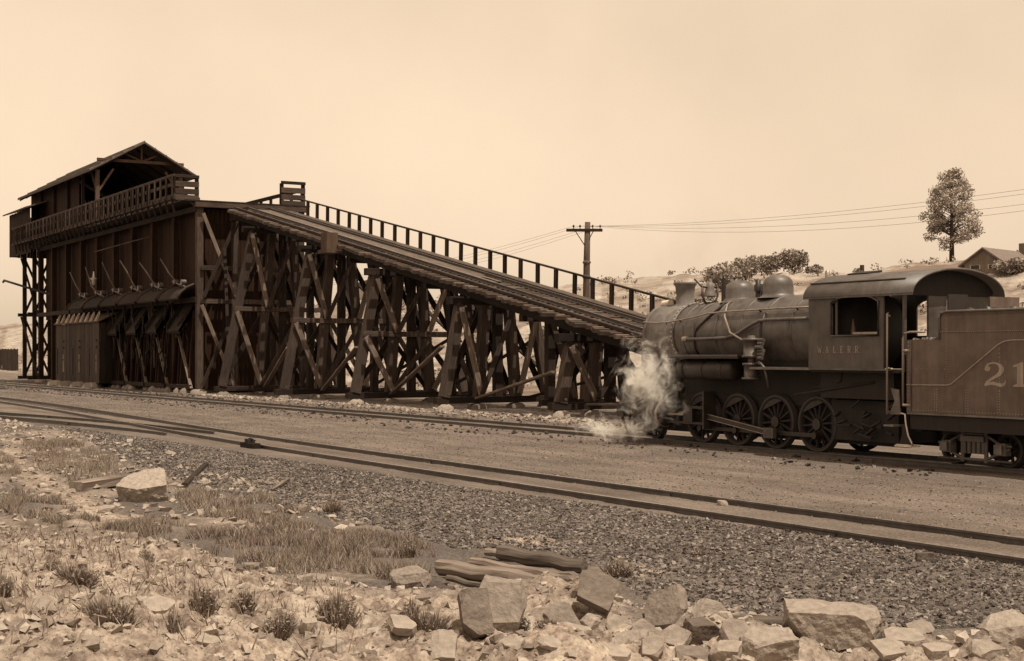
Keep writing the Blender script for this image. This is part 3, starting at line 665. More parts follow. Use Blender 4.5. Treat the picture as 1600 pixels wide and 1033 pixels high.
for k in range(26):
    a = R(-100 + 200 * k / 25); rv.cyl(V(32.9, YL + -math.cos(a) * .87, 3.1 + math.sin(a) * .87), V(32.9, YL - math.cos(a) * .90, 3.1 + math.sin(a) * .90), .018, n=6)
rv.build('rivet', M['edge'], sb)['kind'] = 'stuff'
for s, r in ((32.45, .855), (31.95, .862), (30.9, .967), (29.85, .968), (28.95, .972), (27.9, .976)):
    at_s(MB(), [(s - .035, r - .02), (s - .035, r), (s + .035, r), (s + .035, r - .02)]).build('boiler_band', M['jacket'], bo)
# stack, bell, domes
MB().lathe(V(33.42, YL, 3.78), (0, 0, 1), [(0, .48), (.08, .36), (.2, .265), (.45, .25), (.68, .285), (.74, .335), (.80, .335), (.80, .24), (.3, .2)], 32).build('smokestack', M['smokebox'], loc)
be = MB().lathe(V(32.3, YL, 4.14), (0, 0, 1), [(0, .20), (.02, .205), (.10, .15), (.24, .115), (.34, .10), (.38, .05), (.42, .03), (.46, .045), (.5, 0)], 24).build('bell', M['smokebox'], loc)
by = MB(); by.tube([V(32.3, YL - .26, 4.42), V(32.3, YL - .27, 4.15), V(32.3, YL - .16, 3.97), V(32.3, YL, 3.92), V(32.3, YL + .16, 3.97), V(32.3, YL + .27, 4.15), V(32.3, YL + .26, 4.42)], .03)
by.tube([V(32.3, YL - .28, 4.40), V(32.3, YL + .28, 4.40)], .03); by.cyl(V(32.3, YL, 3.88), V(32.3, YL, 3.98), .14)
by.tube([V(32.3, YL - .28, 4.40), V(32.6, YL - .3, 4.62)], .025); by.build('bell_yoke', M['black'], be)
sd_ = MB().lathe(V(30.98, YL, 3.92), (0, 0, 1), [(0, .56), (.06, .46), (.14, .405), (.36, .40), (.46, .37), (.55, .29), (.60, .18), (.62, 0)], 32).build('sand_dome', M['jacket'], loc)
MB().tube([V(31.2, YL - .05, 4.48), V(31.18, YL - .05, 4.60), V(30.85, YL - .05, 4.60), V(30.83, YL - .05, 4.5)], .025, 6).build('lid_handle', M['black'], sd_)
MB().lathe(V(29.46, YL, 4.0), (0, 0, 1), [(0, .54), (.05, .45), (.12, .40), (.34, .40), (.46, .37), (.54, .30), (.60, .17), (.62, 0)], 32).build('steam_dome', M['jacket'], loc)
pv = MB(); pv.cyl(V(30.14, YL - .1, 3.98), V(30.14, YL - .1, 4.22), .07); pv.lathe(V(30.14, YL - .1, 4.2), (0, 0, 1), [(0, .10), (.16, .11), (.2, .07), (.3, .07), (.33, 0)], 12)
pv.cyl(V(30.25, YL + .1, 3.98), V(30.25, YL + .1, 4.4), .05); pv.build('safety_valve', M['black'], loc)
gn = MB(); gn.cyl(V(31.75, YL + .05, 3.9), V(31.75, YL + .05, 4.62), .07); gn.build('generator_pipe', M['black'], loc)
MB().cyl(V(34.2, YL - .18, 3.98), V(33.85, YL - .18, 4.0), .10, n=14).build('marker_lamp', M['edge'], loc)
ty = MB().cyl(V(27.5, YL - .1, 4.05), V(27.5, YL - .1, 4.45), .045); ty.lathe(V(27.5, YL - .1, 4.4), (0, 0, 1), [(0, .06), (.2, .06), (.24, 0)], 10); ty.build('whistle', M['rod'], loc)
# handrails and pipes on the near side
def bang(s, a, extra=.06, zc=3.10):                            # a spot on the jacket, a degrees round from the near side
    r = np.interp(s, [26.7, 30.9, 31.9, 34.4], [.97, .95, .845, .865]) + extra
    return V(s, YL - r * math.cos(R(a)), zc + r * math.sin(R(a)))
MB().tube([bang(s, a, .08) for s, a in ((34.22, 22), (33.9, 21), (33.5, 20), (33.0, 21), (32.2, 27), (31.3, 33), (30.5, 33), (29.5, 34), (28.5, 35), (27.2, 35))], .022, 8).build('handrail', M['rod'], bo)
hs = MB()
for s, a in ((34.2, 22), (33.2, 21), (32.6, 24), (31.2, 33), (29.2, 34), (27.8, 35)): hs.tube([bang(s, a, 0), bang(s, a, .08)], .022, 6)
hs.build('rail_stanchion', M['black'], bo)
MB().tube([bang(s, a, .10) for s, a in ((32.15, -9), (31.0, -8), (30.3, -7), (29.9, -3), (29.3, 10), (29.0, 16), (28.7, 17), (27.0, 17))], .045, 10).build('injector_pipe', M['jacket'], bo)
MB().cyl(bang(32.3, -9, .08), bang(32.12, -9, .08), .075, n=12).build('check_valve', M['rod'], bo)
MB().tube([bang(31.0, a, .03) for a in (80, 62, 45)] + [bang(31.3, 28, .03), bang(31.75, 10, .03), bang(31.9, -6, .03), bang(31.95, -25, .03), bang(31.95, -45, .03)], .035, 8).build('sand_pipe', M['black'], bo)
MB().tube([bang(30.95, 78, .03), bang(30.75, 50, .04), bang(30.5, 25, .08), bang(30.1, 0, .12), V(29.5, 24.33, 2.9), V(29.25, 24.3, 2.85)], .028, 8).build('steam_pipe', M['rod'], bo)
MB().tube([bang(28.98, a, .02) for a in (30, 15, 0, -15, -30)], .05, 8).build('washout_pipe', M['black'], bo)
# running boards, air reservoir, air pump
MB().box(V(32.45, 24.12, 2.43), V(29.45, 24.85, 2.48)).build('running_board', M['black'], loc)
MB().box(V(32.4, 24.10, 2.485), V(29.5, 24.16, 2.53)).build('board_edge', M['jacket'], loc)
MB().box(V(29.0, 24.12, 2.16), V(26.75, 24.95, 2.22)).build('running_board', M['smokebox'], loc)
MB().box(V(32.45, YL + .62, 2.43), V(26.75, YL + 1.35, 2.48)).build('running_board', M['black'], loc)
ar = MB().lathe(V(0, 24.48, 2.13), FWD, [(29.92, 0), (29.93, .2), (30.0, .27), (32.2, .27), (32.27, .2), (32.28, 0)], 24).build('air_reservoir', M['black'], loc)
for s in (30.3, 31.1, 31.95): MB().lathe(V(0, 24.48, 2.13), FWD, [(s - .03, .27), (s - .03, .285), (s + .03, .285), (s + .03, .27)], 24).build('strap', M['black'], ar)
ap = MB(); a0 = V(29.12, 24.30, 0)
def vz(z): return Vector((a0.x, a0.y, z))
ap.lathe(vz(1.9), (0, 0, 1), [(0, 0), (0, .25), (.05, .25), (.05, .19), (.36, .19), (.36, .24), (.42, .24), (.42, .09), (.56, .09), (.56, .25), (.62, .25), (.62, .21), (.98, .21), (.98, .25), (1.04, .25), (1.06, .1), (1.12, .08), (1.12, 0)], 20)
pm = ap.build('air_pump', M['cab'], loc)
pp = MB()
for k in range(6): pp.cyl(V(28.78 + .03 * k % .1, 24.22 + .03 * (k % 3), 2.45 + .09 * k), V(28.62, 24.22 + .03 * (k % 3), 2.45 + .09 * k), .05, n=8)
pp.tube([V(28.9, 24.25, 2.3), V(28.7, 24.2, 2.35), V(28.5, 24.2, 2.2), V(28.4, 24.25, 1.7)], .03, 8); pp.build('valve_fittings', M['jacket'], pm)
# firebox, frame, ashpan, plus solid fill added to block light underneath
fb = MB(); fb.box(V(28.9, YL - .62, 1.25), V(26.6, YL + .62, 2.9)); fb.build('firebox', M['dark'], loc)
fm = MB(); fm.box(V(34.6, YL - .58, .40), V(24.3, YL - .50, 1.45)); fm.build('frame', M['dark'], loc)
for a_, b_, nm in ((V(34.6, YL + .50, .40), V(24.3, YL + .58, 1.45), 'frame'), (V(34.0, YL - .6, 1.0), V(32.85, YL + .6, 2.4), 'cylinder_saddle'), (V(26.6, YL - .8, .50), V(24.4, YL + .8, 1.45), 'ash_pan'), (V(26.7, YL - 1.05, 1.5), V(24.3, YL + 1.05, 2.12), 'tail_frame'), (V(32.8, YL - .49, 1.3), V(28.95, YL + .49, 2.35), 'underboiler_fill'), (V(34.5, YL - .45, .5), V(24.4, YL - .40, 1.5), 'dark_fill_plate')):  # fill under the boiler and plate by the frame are added light blockers
    MB().box(a_, b_).build(nm, M['dark'], loc)
ug = MB()
for k in range(16):
    s = RND.uniform(24.5, 26.3); z = RND.uniform(.55, 1.3); ug.beam(V(s, YL - .95 - .02 * (k % 4), z), V(s - RND.uniform(.1, .5), YL - .97 - .02 * (k % 4), z + RND.uniform(-.12, .2)), RND.uniform(.04, .12), .05)
ug.tube([V(27.2, 24.5, 1.72), V(26.3, 24.45, 1.80), V(26.0, 24.4, 1.9), V(25.95, 24.4, 2.15)], .02, 6); ug.tube([V(27.6, 24.4, 1.55), V(24.9, 24.4, 1.9)], .03, 6)
ug.build('brake_rigging', M['dark'], loc)['kind'] = 'stuff'
# wheels
def spoke_wheel(s, y, r, side, n, par, cw=True, rod_a=None):
    z = .154 + r; c = V(s, y, z); d = (0, side, 0)
    wm = MB().lathe(V(s, y, z), d, [(-.07, r - .10), (-.07, r + .03), (-.045, r + .03), (-.04, r), (.07, r), (.07, r - .10), (-.07, r - .10)], 44)
    wl = wm.build('driver_wheel' if cw else 'wheel', M['dark'], par)
    MB().lathe(V(s, y, z), d, [(.072, r - .05), (.074, r - .03), (.074, r - .004), (.070, r - .001)], 44).build('tyre', M['black'], wl)
    sk = MB()
    for k in range(n):
        a = 2 * math.pi * k / n + .1
        sk.beam(c + Vector((math.cos(a) * .1, 0, math.sin(a) * .1)), c + Vector((math.cos(a) * (r - .08), 0, math.sin(a) * (r - .08))), .055, .07, (0, 1, 0))
    sk.build('spoke', M['dark'], wl)
    MB().cyl(c - Vector(d) * .1, c + Vector(d) * .1, .14, n=20).build('hub', M['black'], wl)
    if cw:
        a0_ = math.pi / 2 + .35; pts = []
        for k in range(13): a = a0_ - .75 + 1.5 * k / 12; pts.append(c + Vector((math.cos(a) * (r - .09), side * .065, math.sin(a) * (r - .09))))
        MB().prism(pts, (0, -side * .1, 0)).build('counterweight', M['black'], wl)
    return wl
DRV = [31.6, 30.12, 28.62, 27.1]; DR = .68; pin = Vector((.10, 0, -.27))
for s in DRV:
    for side, y in ((-1, YL - .74), (1, YL + .74)): spoke_wheel(s, y, DR, side, 14, loc)
    MB().cyl(V(s, YL - .7, .154 + DR), V(s, YL + .7, .154 + DR), .09, n=12).build('axle', M['dark'], loc)
for side, y in ((-1, YL - .74), (1, YL + .74)): spoke_wheel(33.75, y, .38, side, 10, loc, False)
zp = .154 + DR - .27
MB().beam(V(DRV[0] - .1, 24.56, zp), V(DRV[3] - .1, 24.56, zp), .05, .11).build('side_rod', M['black'], loc)
pn = MB()
for s in DRV: pn.cyl(V(s - .1, 24.7, zp), V(s - .1, 24.46, zp), .085, n=14)
pn.build('crank_pin', M['black'], loc)
mr_ = MB().beam(V(31.15, 24.40, .90), V(28.52, 24.42, zp), .06, .15).build('main_rod', M['black'], loc)
MB().beam(V(31.15, 24.365, .965), V(28.55, 24.385, zp + .062), .015, .018).build('rod_edge', M['rod'], mr_)
MB().beam(V(31.15, 24.365, .835), V(28.55, 24.385, zp - .062), .015, .018).build('rod_edge', M['rod'], mr_)
MB().box(V(28.72, 24.34, zp - .13), V(28.35, 24.46, zp + .13)).build('rod_strap', M['jacket'], mr_)
for y, sg in ((24.35, 1), (YL * 2 - 24.35, -1)):
    cy = MB().lathe(V(0, y, .90), FWD, [(32.74, 0), (32.74, .2), (32.78, .34), (32.86, .36), (32.92, .32), (33.9, .32), (33.96, .36), (34.02, .34), (34.06, .2), (34.08, 0)], 28).build('cylinder', M['black'], loc)
    MB().lathe(V(0, y, .90), FWD, [(32.80, .33), (32.79, .365), (32.86, .375), (32.87, .33)], 28).build('cylinder_rim', M['rod'] if sg == 1 else M['black'], cy)
    MB().box(V(34.0, y - .22 * sg, 1.16), V(32.9, y + .5 * sg, 1.62)).build('valve_chest', M['black'], cy)
    MB().cyl(V(32.75, y, .9), V(31.7, y, .9), .035, n=10).build('piston_rod', M['rod'], cy)
    MB().box(V(32.8, y - .05, 1.08), V(31.1, y + .05, 1.15)).build('crosshead_guide', M['black'], cy); MB().box(V(32.8, y - .05, .66), V(31.1, y + .05, .72)).build('crosshead_guide', M['black'], cy)
    MB().box(V(31.95, y - .08, .72), V(31.55, y + .08, 1.08)).build('crosshead', M['black'], cy)
    MB().box(V(31.08, y - .10, .55), V(31.02, y + .3 * sg, 1.55)).build('guide_yoke', M['black'], cy)
ck = MB(); ck.tube([V(33.7, 24.35, .58), V(33.75, 24.3, .42), V(34.2, 24.25, .36)], .03, 8); ck.cyl(V(33.65, 24.25, .40), V(33.65, 24.45, .40), .14, n=14); ck.build('cylinder_cock', M['black'], loc)
# pilot
pb = MB().box(V(34.95, YL - 1.3, .75), V(34.65, YL + 1.3, 1.15)).build('pilot_beam', M['black'], loc)
for k in range(9):
    y = -1.15 + 2.3 * k / 8; MB().beam(V(34.9, YL + y, .76), V(35.85 - abs(y) * .45, YL + y * .55, .28), .07, .07).build('pilot_bar', M['black'], pb)
for y in (-.75, .75): MB().tube([V(34.35, YL + y, 2.6), V(34.8, YL + y * .9, 1.15)], .04, 8).build('smokebox_brace', M['jacket'], loc)
MB().box(V(34.75, YL - 1.3, 1.16), V(32.9, YL + 1.3, 1.20)).build('front_deck', M['black'], loc)
MB().tube([V(34.2, 24.15, 1.68), V(33.3, 24.15, 1.66)], .025, 6).build('steam_lever', M['black'], loc)
# cab
YA, YB = YL - 1.42, YL + 1.38; yc_ = (YA + YB) / 2; SA, SB = 26.72, 24.25
def arch(y): return 3.90 + .58 * math.sqrt(max(0, 1 - ((y - yc_) / 1.46) ** 2))
def cab_side(y, th):
    mb = MB(); sw0, sw1, z0, z1, zt_ = 25.92, 24.42, 2.99, 3.72, 3.99
    mb.box(V(SA, y, 2.18), V(SB, y + th, z0)); mb.box(V(SA, y, z0), V(sw0, y + th, zt_)); mb.box(V(sw1, y, z0), V(SB, y + th, zt_))
    top = [V(sw0, y, zt_), V(sw0, y, z1 - .04)]
    for k in range(9): f = k / 8; top.append(V(sw0 + (sw1 - sw0) * f, y, z1 + .14 * (1 - (2 * f - 1) ** 4)))
    top += [V(sw1, y, z1 - .04), V(sw1, y, zt_)]
    mb.prism(top, (0, th, 0)); return mb
cb = cab_side(YA, .04).build('cab', M['cab'], loc)
cab_side(YB - .04, .04).build('cab_side', M['cab'], cb)
fw = MB()
fw.box(V(SA + .0, YA + .045, 2.2), V(SA - .04, YA + .55, 3.95)); fw.build('cab_front', M['cab'], cb); MB().box(V(SA, YB - .55, 2.2), V(SA - .04, YB - .045, 3.95)).build('cab_front', M['cab'], cb); MB().box(V(SA, YA + .6, 3.7), V(SA - .04, YB - .6, 4.3)).build('cab_front', M['cab'], cb)
MB().box(V(SA - .02, YA + .05, 2.12), V(23.8, YB - .05, 2.17)).build('cab_floor', M['dark'], cb)
bh = MB(); bh.lathe(V(0, YL, 3.1), FWD, [(25.9, 0), (25.9, .95), (26.7, .95)], 28); bh.build('boiler_backhead', M['dark'], cb)
win = MB(); z0 = 2.99
fr_ = [V(25.94, YA - .02, 2.97)] + [V(25.94 - 1.54 * k / 8, YA - .02, 3.74 + .14 * (1 - (2 * k / 8 - 1) ** 4)) for k in range(9)] + [V(24.40, YA - .02, 2.97), V(25.94, YA - .02, 2.97)]
wf = win.tube(fr_, .024, 6).build('window_frame', M['jacket'], cb)
MB().box(V(25.86, YA + .05, 3.0), V(25.80, YA + .08, 3.8)).build('sash_bar', M['jacket'], wf)
MB().box(V(25.22, YA - .01, 3.0), V(24.44, YA + .02, 3.05)).build('arm_rest', M['rod'], wf)
MB().prism([V(25.32, YA + .03, 3.0), V(25.18, YA + .03, 3.0), V(25.26, YA + .03, 3.36)], (0, .03, 0)).build('window_stop', M['board'], wf)
rfm = MB(); n = 24; RS, RE = 26.85, 23.3; vs = []
for (s, dz) in ((RS, 0), (RE, 0), (RE, -.05), (RS, -.05)):
    for k in range(n + 1):
        y = yc_ - 1.46 * math.cos(math.pi * k / n); vs.append(V(s, y, arch(y) + dz))
q_ = n + 1; fs = []
for k in range(n): fs += [(k, k + 1, q_ + k + 1, q_ + k), (q_ + k, q_ + k + 1, 2 * q_ + k + 1, 2 * q_ + k), (2 * q_ + k, 2 * q_ + k + 1, 3 * q_ + k + 1, 3 * q_ + k), (3 * q_ + k, 3 * q_ + k + 1, k + 1, k)]
rfm.piece(vs, fs, None, .5, True); cr = rfm.build('cab_roof', M['cab'], cb)
yg = yc_ - 1.22
MB().beam(V(RS, yg, arch(yg) + .02), V(23.75, yg, arch(yg) + .02), .05, .03).build('gutter', M['jacket'], cr)
MB().prism([V(26.3, yc_ - .55, 4.42), V(25.6, yc_ - .55, 4.42), V(25.6, yc_ - .1, 4.49), V(26.3, yc_ - .1, 4.49)], (0, .0, .05)).build('roof_hatch', M['dark'], cr)
# rear bulkhead filling the arch, open doorway below
pts = [V(23.62, yc_ - 1.44 * math.cos(math.pi * k / 16), arch(yc_ - 1.44 * math.cos(math.pi * k / 16)) - .05) for k in range(17)]
MB().prism(pts + [V(23.62, yc_ + 1.3, 3.86), V(23.62, yc_ - 1.3, 3.86)], V(.04, 0, 0)).build('roof_end', M['dark'], cr)  # near-black colour holds the shade under the roof overhang
for a_, b_ in ((YA + .03, YA + .10), (yc_ - .62, yc_ - .05), (yc_ + .62, YB - .1)): MB().box(V(23.7, a_, 2.15), V(23.64, b_, 3.86)).build('cab_rear_panel', M['cab'], cb)
MB().tube([V(24.08, YA - .06, 1.2), V(24.08, YA - .06, 3.45), V(24.08, YA - .02, 3.47)], .025, 8).build('cab_handrail', M['rod'], cb)
for z in (3.4, 2.22, 1.25): MB().cyl(V(24.08, YA - .06, z), V(24.08, YA + .02, z), .035, n=8).build('handrail_bracket', M['rod'], cb)
stp = MB(); stp.box(V(24.15, YA - .1, .93), V(23.85, YA + .25, .97)); stp.prism([V(24.1, YA + .02, 1.2), V(23.75, YA + .02, 1.2), V(23.80, YA + .02, 1.75), V(24.05, YA + .02, 1.78), V(23.93, YA + .02, 1.5)], (0, .03, 0)); stp.build('cab_step', M['smokebox'], cb)
MB().box(V(26.7, YA - .012, 2.17), V(24.0, YA + .05, 2.21)).build('cab_skirt', M['jacket'], cb)

# lettering drawn as thin raised paint
LET = {
 'W': [(0, 1, .25, 0, .15), (.25, 0, .45, .75, .07), (.45, .75, .65, 0, .15), (.65, 0, .92, 1, .07), (-.08, 1, .16, 1, .05), (.80, 1, 1.02, 1, .05)],
 'L': [(.14, 0, .14, 1, .16), (0, 1, .28, 1, .06), (0, .03, .62, .03, .07), (.62, 0, .62, .28, .06)],
 'E': [(.14, 0, .14, 1, .16), (0, .03, .62, .03, .07), (0, .97, .62, .97, .07), (.14, .5, .48, .5, .06), (.62, 0, .62, .26, .06), (.62, 1, .62, .76, .06), (.48, .38, .48, .62, .05)],
 'R': [(.14, 0, .14, 1, .16), (0, .03, .28, .03, .06), (0, .97, .45, .97, .07), (.45, .97, .62, .85, .1), (.62, .85, .62, .65, .14), (.62, .65, .45, .5, .1), (.14, .5, .45, .5, .06), (.40, .5, .68, .03, .15), (.58, .03, .78, .03, .06)],
 '&': [(.1, .2, .5, .85, .09), (.5, .85, .3, 1, .08), (.3, 1, .2, .8, .09), (.2, .8, .7, .05, .13), (.1, .2, .25, .02, .1), (.25, .02, .5, .1, .08), (.5, .1, .7, .5, .07)],
 '.': [(.0, .05, .1, .05, .1)]}
def stroke(mb, p, q, wd, s0, z0, hgt, y):
    a = Vector((p[0], p[1])); b_ = Vector((q[0], q[1])); d = (b_ - a).normalized(); nn = Vector((-d.y, d.x)) * wd / 2; dd = d * wd * .2
    pts = [a - dd + nn, b_ + dd + nn, b_ + dd - nn, a - dd - nn]
    mb.prism([V(s0 - c.x * hgt, y, z0 + c.y * hgt) for c in pts], (0, -.004 - RND.random() * .002, 0), tone=.5)
tx = MB(); s_ = 26.40; hgt = .155
for ch_ in 'W.& L.E.R.R.':
    if ch_ == ' ': s_ -= .09; continue
    for k, (x0, y0, x1, y1, wd) in enumerate(LET[ch_]): stroke(tx, (x0, y0), (x1, y1), wd, s_, 2.575, hgt, YA - .001 - .0008 * k)
    s_ -= hgt * {'W': 1.12, '.': .42, '&': .95}.get(ch_, .95) * 1.13
tx.build('lettering', M['letter'], cb)

# ------------------------------------------------------------------ tender
ten = thing('tender', V(20, YL, 0), 'riveted brown tender with painted number coupled behind the locomotive cab', 'tender')
TY, TF = YL - 1.47, YL + 1.47; T0, T1 = 22.52, 16.9
lowt = MB(); lowt.box(V(23.5, TY + .002, 1.27), V(T0 - .002, TF - .002, 2.86)); lw = lowt.build('water_leg', M['tender'], ten)
tk = MB(); cr_ = .16
out = [(TY, 1.27), (TY, 3.36), (TY - .03, 3.44), (TY + .02, 3.46), (TY + .06, 3.38), (TF - .06, 3.38), (TF, 3.44), (TF, 1.27)]
tk.prism([V(T0, y, z) for y, z in out], V(T1 - T0, 0, 0)); tnk = tk.build('tank', M['tender'], ten)
MB().tube([V(T0 + .02, TY - .01, 2.86), V(T0 + .02, TY - .01, 3.30), V(T0 - .05, TY - .02, 3.42), V(T0 - .2, TY - .03, 3.455), V(T1, TY - .03, 3.455)], .028, 8).build('coping', M['jacket'], tnk)
MB().tube([V(23.5, TY - .004, 1.87), V(22.32, TY - .004, 1.88), V(22.2, TY - .004, 1.91), V(20.95, TY - .004, 2.74), V(20.78, TY - .004, 2.81), V(20.6, TY - .004, 2.83), V(17.0, TY - .004, 2.83)], .016, 6).build('belt_moulding', M['letter'], tnk)
MB().beam(V(22.5, TY - .006, 3.02), V(T1, TY - .006, 3.02), .012, .03).build('seam_strip', M['tender'], tnk)
rv = MB()
def rivets(a, b_, n):
    for k in range(n):
        p = Vector(a).lerp(Vector(b_), k / (n - 1)); rv.lathe(p, (0, -1, 0), [(-.004, .013), (.006, .011), (.011, .006), (.012, 0)], 6)
rivets(V(22.35, TY, 1.95), V(22.35, TY, 3.30), 26); rivets(V(22.5, TY - .01, 3.02), V(18, TY - .01, 3.02), 90); rivets(V(23.4, TY, 2.22), V(22.4, TY, 2.22), 7)
for s in (22.62, 21.75, 20.92): rivets(V(s, TY, 1.35), V(s, TY, 1.78), 9); rivets(V(s + .06, TY, 1.35), V(s + .06, TY, 1.78), 9)
rivets(V(20.92, TY, 1.8), V(20.92, TY, 2.65), 11); rivets(V(23.44, TY, 1.35), V(23.44, TY, 2.8), 20); rivets(V(23.4, TY, 1.32), V(18, TY, 1.32), 70)
rv.build('rivet', M['letter'], tnk)['kind'] = 'stuff'
MB().beam(V(23.36, TY - .003, 1.3), V(23.36, TY - .003, 2.84), .012, .05, (0, 1, 0)).build('corner_angle', M['jacket'], lw)
si = MB().box(V(23.42, TY + .03, .90), V(T1, TY + .16, 1.265)).build('frame_sill', M['dark'], ten); MB().box(V(23.42, TF - .16, .90), V(T1, TF - .03, 1.265)).build('frame_sill', M['dark'], ten); MB().box(V(23.42, TY + .16, .85), V(23.2, TF - .16, 1.25)).build('end_sill', M['dark'], ten); MB().box(V(23.2, YL - .5, .7), V(T1, YL + .5, 1.25)).build('center_sill', M['dark'], ten)
MB().box(V(23.46, TY - .03, 1.225), V(T1, TY + .06, 1.265)).build('sill_flange', M['smokebox'], si)
cl_v = []; 
lump = MB()
for k in range(240):
    s = RND.uniform(T1 + .3, T0 - .25); y = RND.uniform(TY + .35, TF - .35); r = RND.uniform(.06, .17)
    lump.lathe(Vector((-s, y, 3.30 + RND.uniform(0, .12))), (RND.uniform(-1, 1), RND.uniform(-1, 1), 1), [(-r, 0), (-r * .4, r), (r * .5, r * .8), (r, 0)], 5)
lump.build('coal', M['coal'], ten)['kind'] = 'stuff'
MB().box(V(22.75, TY + .45, 2.87), V(22.70, TF - 1.9, 3.85)).build('coal_gate', M['black'], ten); MB().box(V(22.75, TF - 1.2, 2.87), V(22.70, TF - .25, 3.82)).build('coal_gate', M['tender'], ten)
sm = MB()
for k in range(30):
    r = RND.uniform(.03, .07); sm.lathe(V(RND.uniform(22.6, 23.45), RND.uniform(TY + .03, TY + .3), 2.86), (RND.uniform(-1, 1), RND.uniform(-1, 1), 1), [(-r, 0), (0, r), (r, 0)], 5)
sm.build('spilled_coal', M['cinder'], ten)['kind'] = 'stuff'
MB().tube([V(23.55, TY - .06, 1.4), V(23.55, TY - .06, 2.9), V(23.5, TY - .06, 3.0), V(23.35, TY - .06, 3.03), V(22.95, TY - .02, 3.03)], .024, 8).build('grab_rail', M['rod'], ten)
for z in (1.42, 2.62): MB().cyl(V(23.55, TY - .06, z), V(23.42, TY + .03, z), .035, n=8).build('rail_bracket', M['rod'], ten)
ste = MB(); ste.prism([V(23.72, TY - .02, .52), V(23.30, TY - .02, .52), V(23.42, TY - .02, .75), V(23.47, TY - .02, 1.0), V(23.62, TY - .02, 1.0), V(23.62, TY - .02, .75)], (0, .03, 0)); so_ = ste.build('step_hanger', M['dark'], ten)
MB().tube([V(23.75, TY - .05, .54), V(23.28, TY - .05, .54), V(23.30, TY - .05, .60), V(23.40, TY - .05, .75), V(23.47, TY - .05, 1.0), V(23.5, TY - .05, 1.22), V(23.62, TY - .05, 1.24)], .018, 6).build('step_edge', M['edge'], so_)
MB().box(V(23.76, TY - .1, .50), V(23.28, TY + .2, .535)).build('step_tread', M['edge'], so_)
num = MB()
def digit2(s0, z0, wd, hh_):
    """a serifed numeral with swelling strokes"""
    P_ = lambda x, z: V(s0 - x * wd, TY - .002, z0 + z * hh_)
    o = [(.02, .68), (.05, .82), (.17, .95), (.38, 1.0), (.60, .98), (.80, .90), (.92, .76), (.90, .60), (.78, .46), (.55, .34), (.34, .24), (.24, .17), (.42, .20), (.62, .15), (.80, .12), (.92, .15), (.96, .26), (1.0, .26), (.98, .10), (.90, 0.0), (.74, -.02), (.55, .03), (.35, .07), (.15, .03), (.03, 0), (.02, .09), (.12, .22), (.30, .34), (.52, .47), (.66, .60), (.70, .76), (.62, .89), (.46, .94), (.30, .92), (.20, .85), (.30, .76), (.27, .66), (.15, .61)]
    vs_ = [P_(x, z) for x, z in o]; num.prism(vs_, (0, -.004, 0), tone=.5)
digit2(21.32, 1.88, .57, .50)
num.prism([V(20.57 - x, TY - .002, 1.88 + z) for x, z in ((0, 0), (.36, 0), (.36, .03), (.26, .06), (.26, .5), (.2, .5), (.0, .43), (.0, .40), (.1, .41), (.1, .06), (0, .03))], (0, -.004, 0), tone=.5)
num.build('number', M['letter'], tnk)
def truck(sc):
    base = V(sc, YL, 0)
    tr_ = MB(); tr_.box(V(sc + .2, YL - 1.0, .45), V(sc - .2, YL + 1.0, .80)); tk_ = tr_.build('truck', M['dark'], ten)
    for side in (-1, 1):
        y = YL + side * 1.0
        ab = MB()
        ab.tube([V(sc + 1.0, y, .62), V(sc + .75, y, .62), V(sc + .3, y, .84), V(sc - .3, y, .84), V(sc - .75, y, .62), V(sc - 1.0, y, .62)], .035, 6)
        ab.tube([V(sc + .95, y, .56), V(sc + .6, y, .42), V(sc + .3, y, .30), V(sc - .3, y, .30), V(sc - .6, y, .42), V(sc - .95, y, .56)], .035, 6)
        ab.tube([V(sc + 1.0, y, .29), V(sc - 1.0, y, .29)], .03, 6)
        for d in (.32, -.32): ab.beam(V(sc + d, y, .24), V(sc + d, y, .88), .06, .09, (1, 0, 0))
        for d in (.26, .13, 0, -.13, -.26): ab.lathe(V(sc + d, y, .42), (0, 0, 1), [(0, .055), (.26, .055)], 8)
        ab.box(V(sc + .32, y - .09, .68), V(sc - .32, y + .09, .80)); ab.build('arch_bar', M['jacket'], tk_)
        for d in (.745, -.745):
            spoke_wheel(sc + d, YL + side * .75, .37, side, 9, ten, False)
            jb = MB(); jb.box(V(sc + d + .13, y - .06, .42), V(sc + d - .13, y + .12, .68)); jb.box(V(sc + d + .10, y + side * .12, .45), V(sc + d - .10, y + side * .15, .65)); jb.build('journal_box', M['smokebox'], tk_)
    for d in (.745, -.745): MB().cyl(V(sc + d, YL - .7, .525), V(sc + d, YL + .7, .525), .07, n=10).build('axle', M['dark'], tk_)
truck(22.0); truck(18.3)
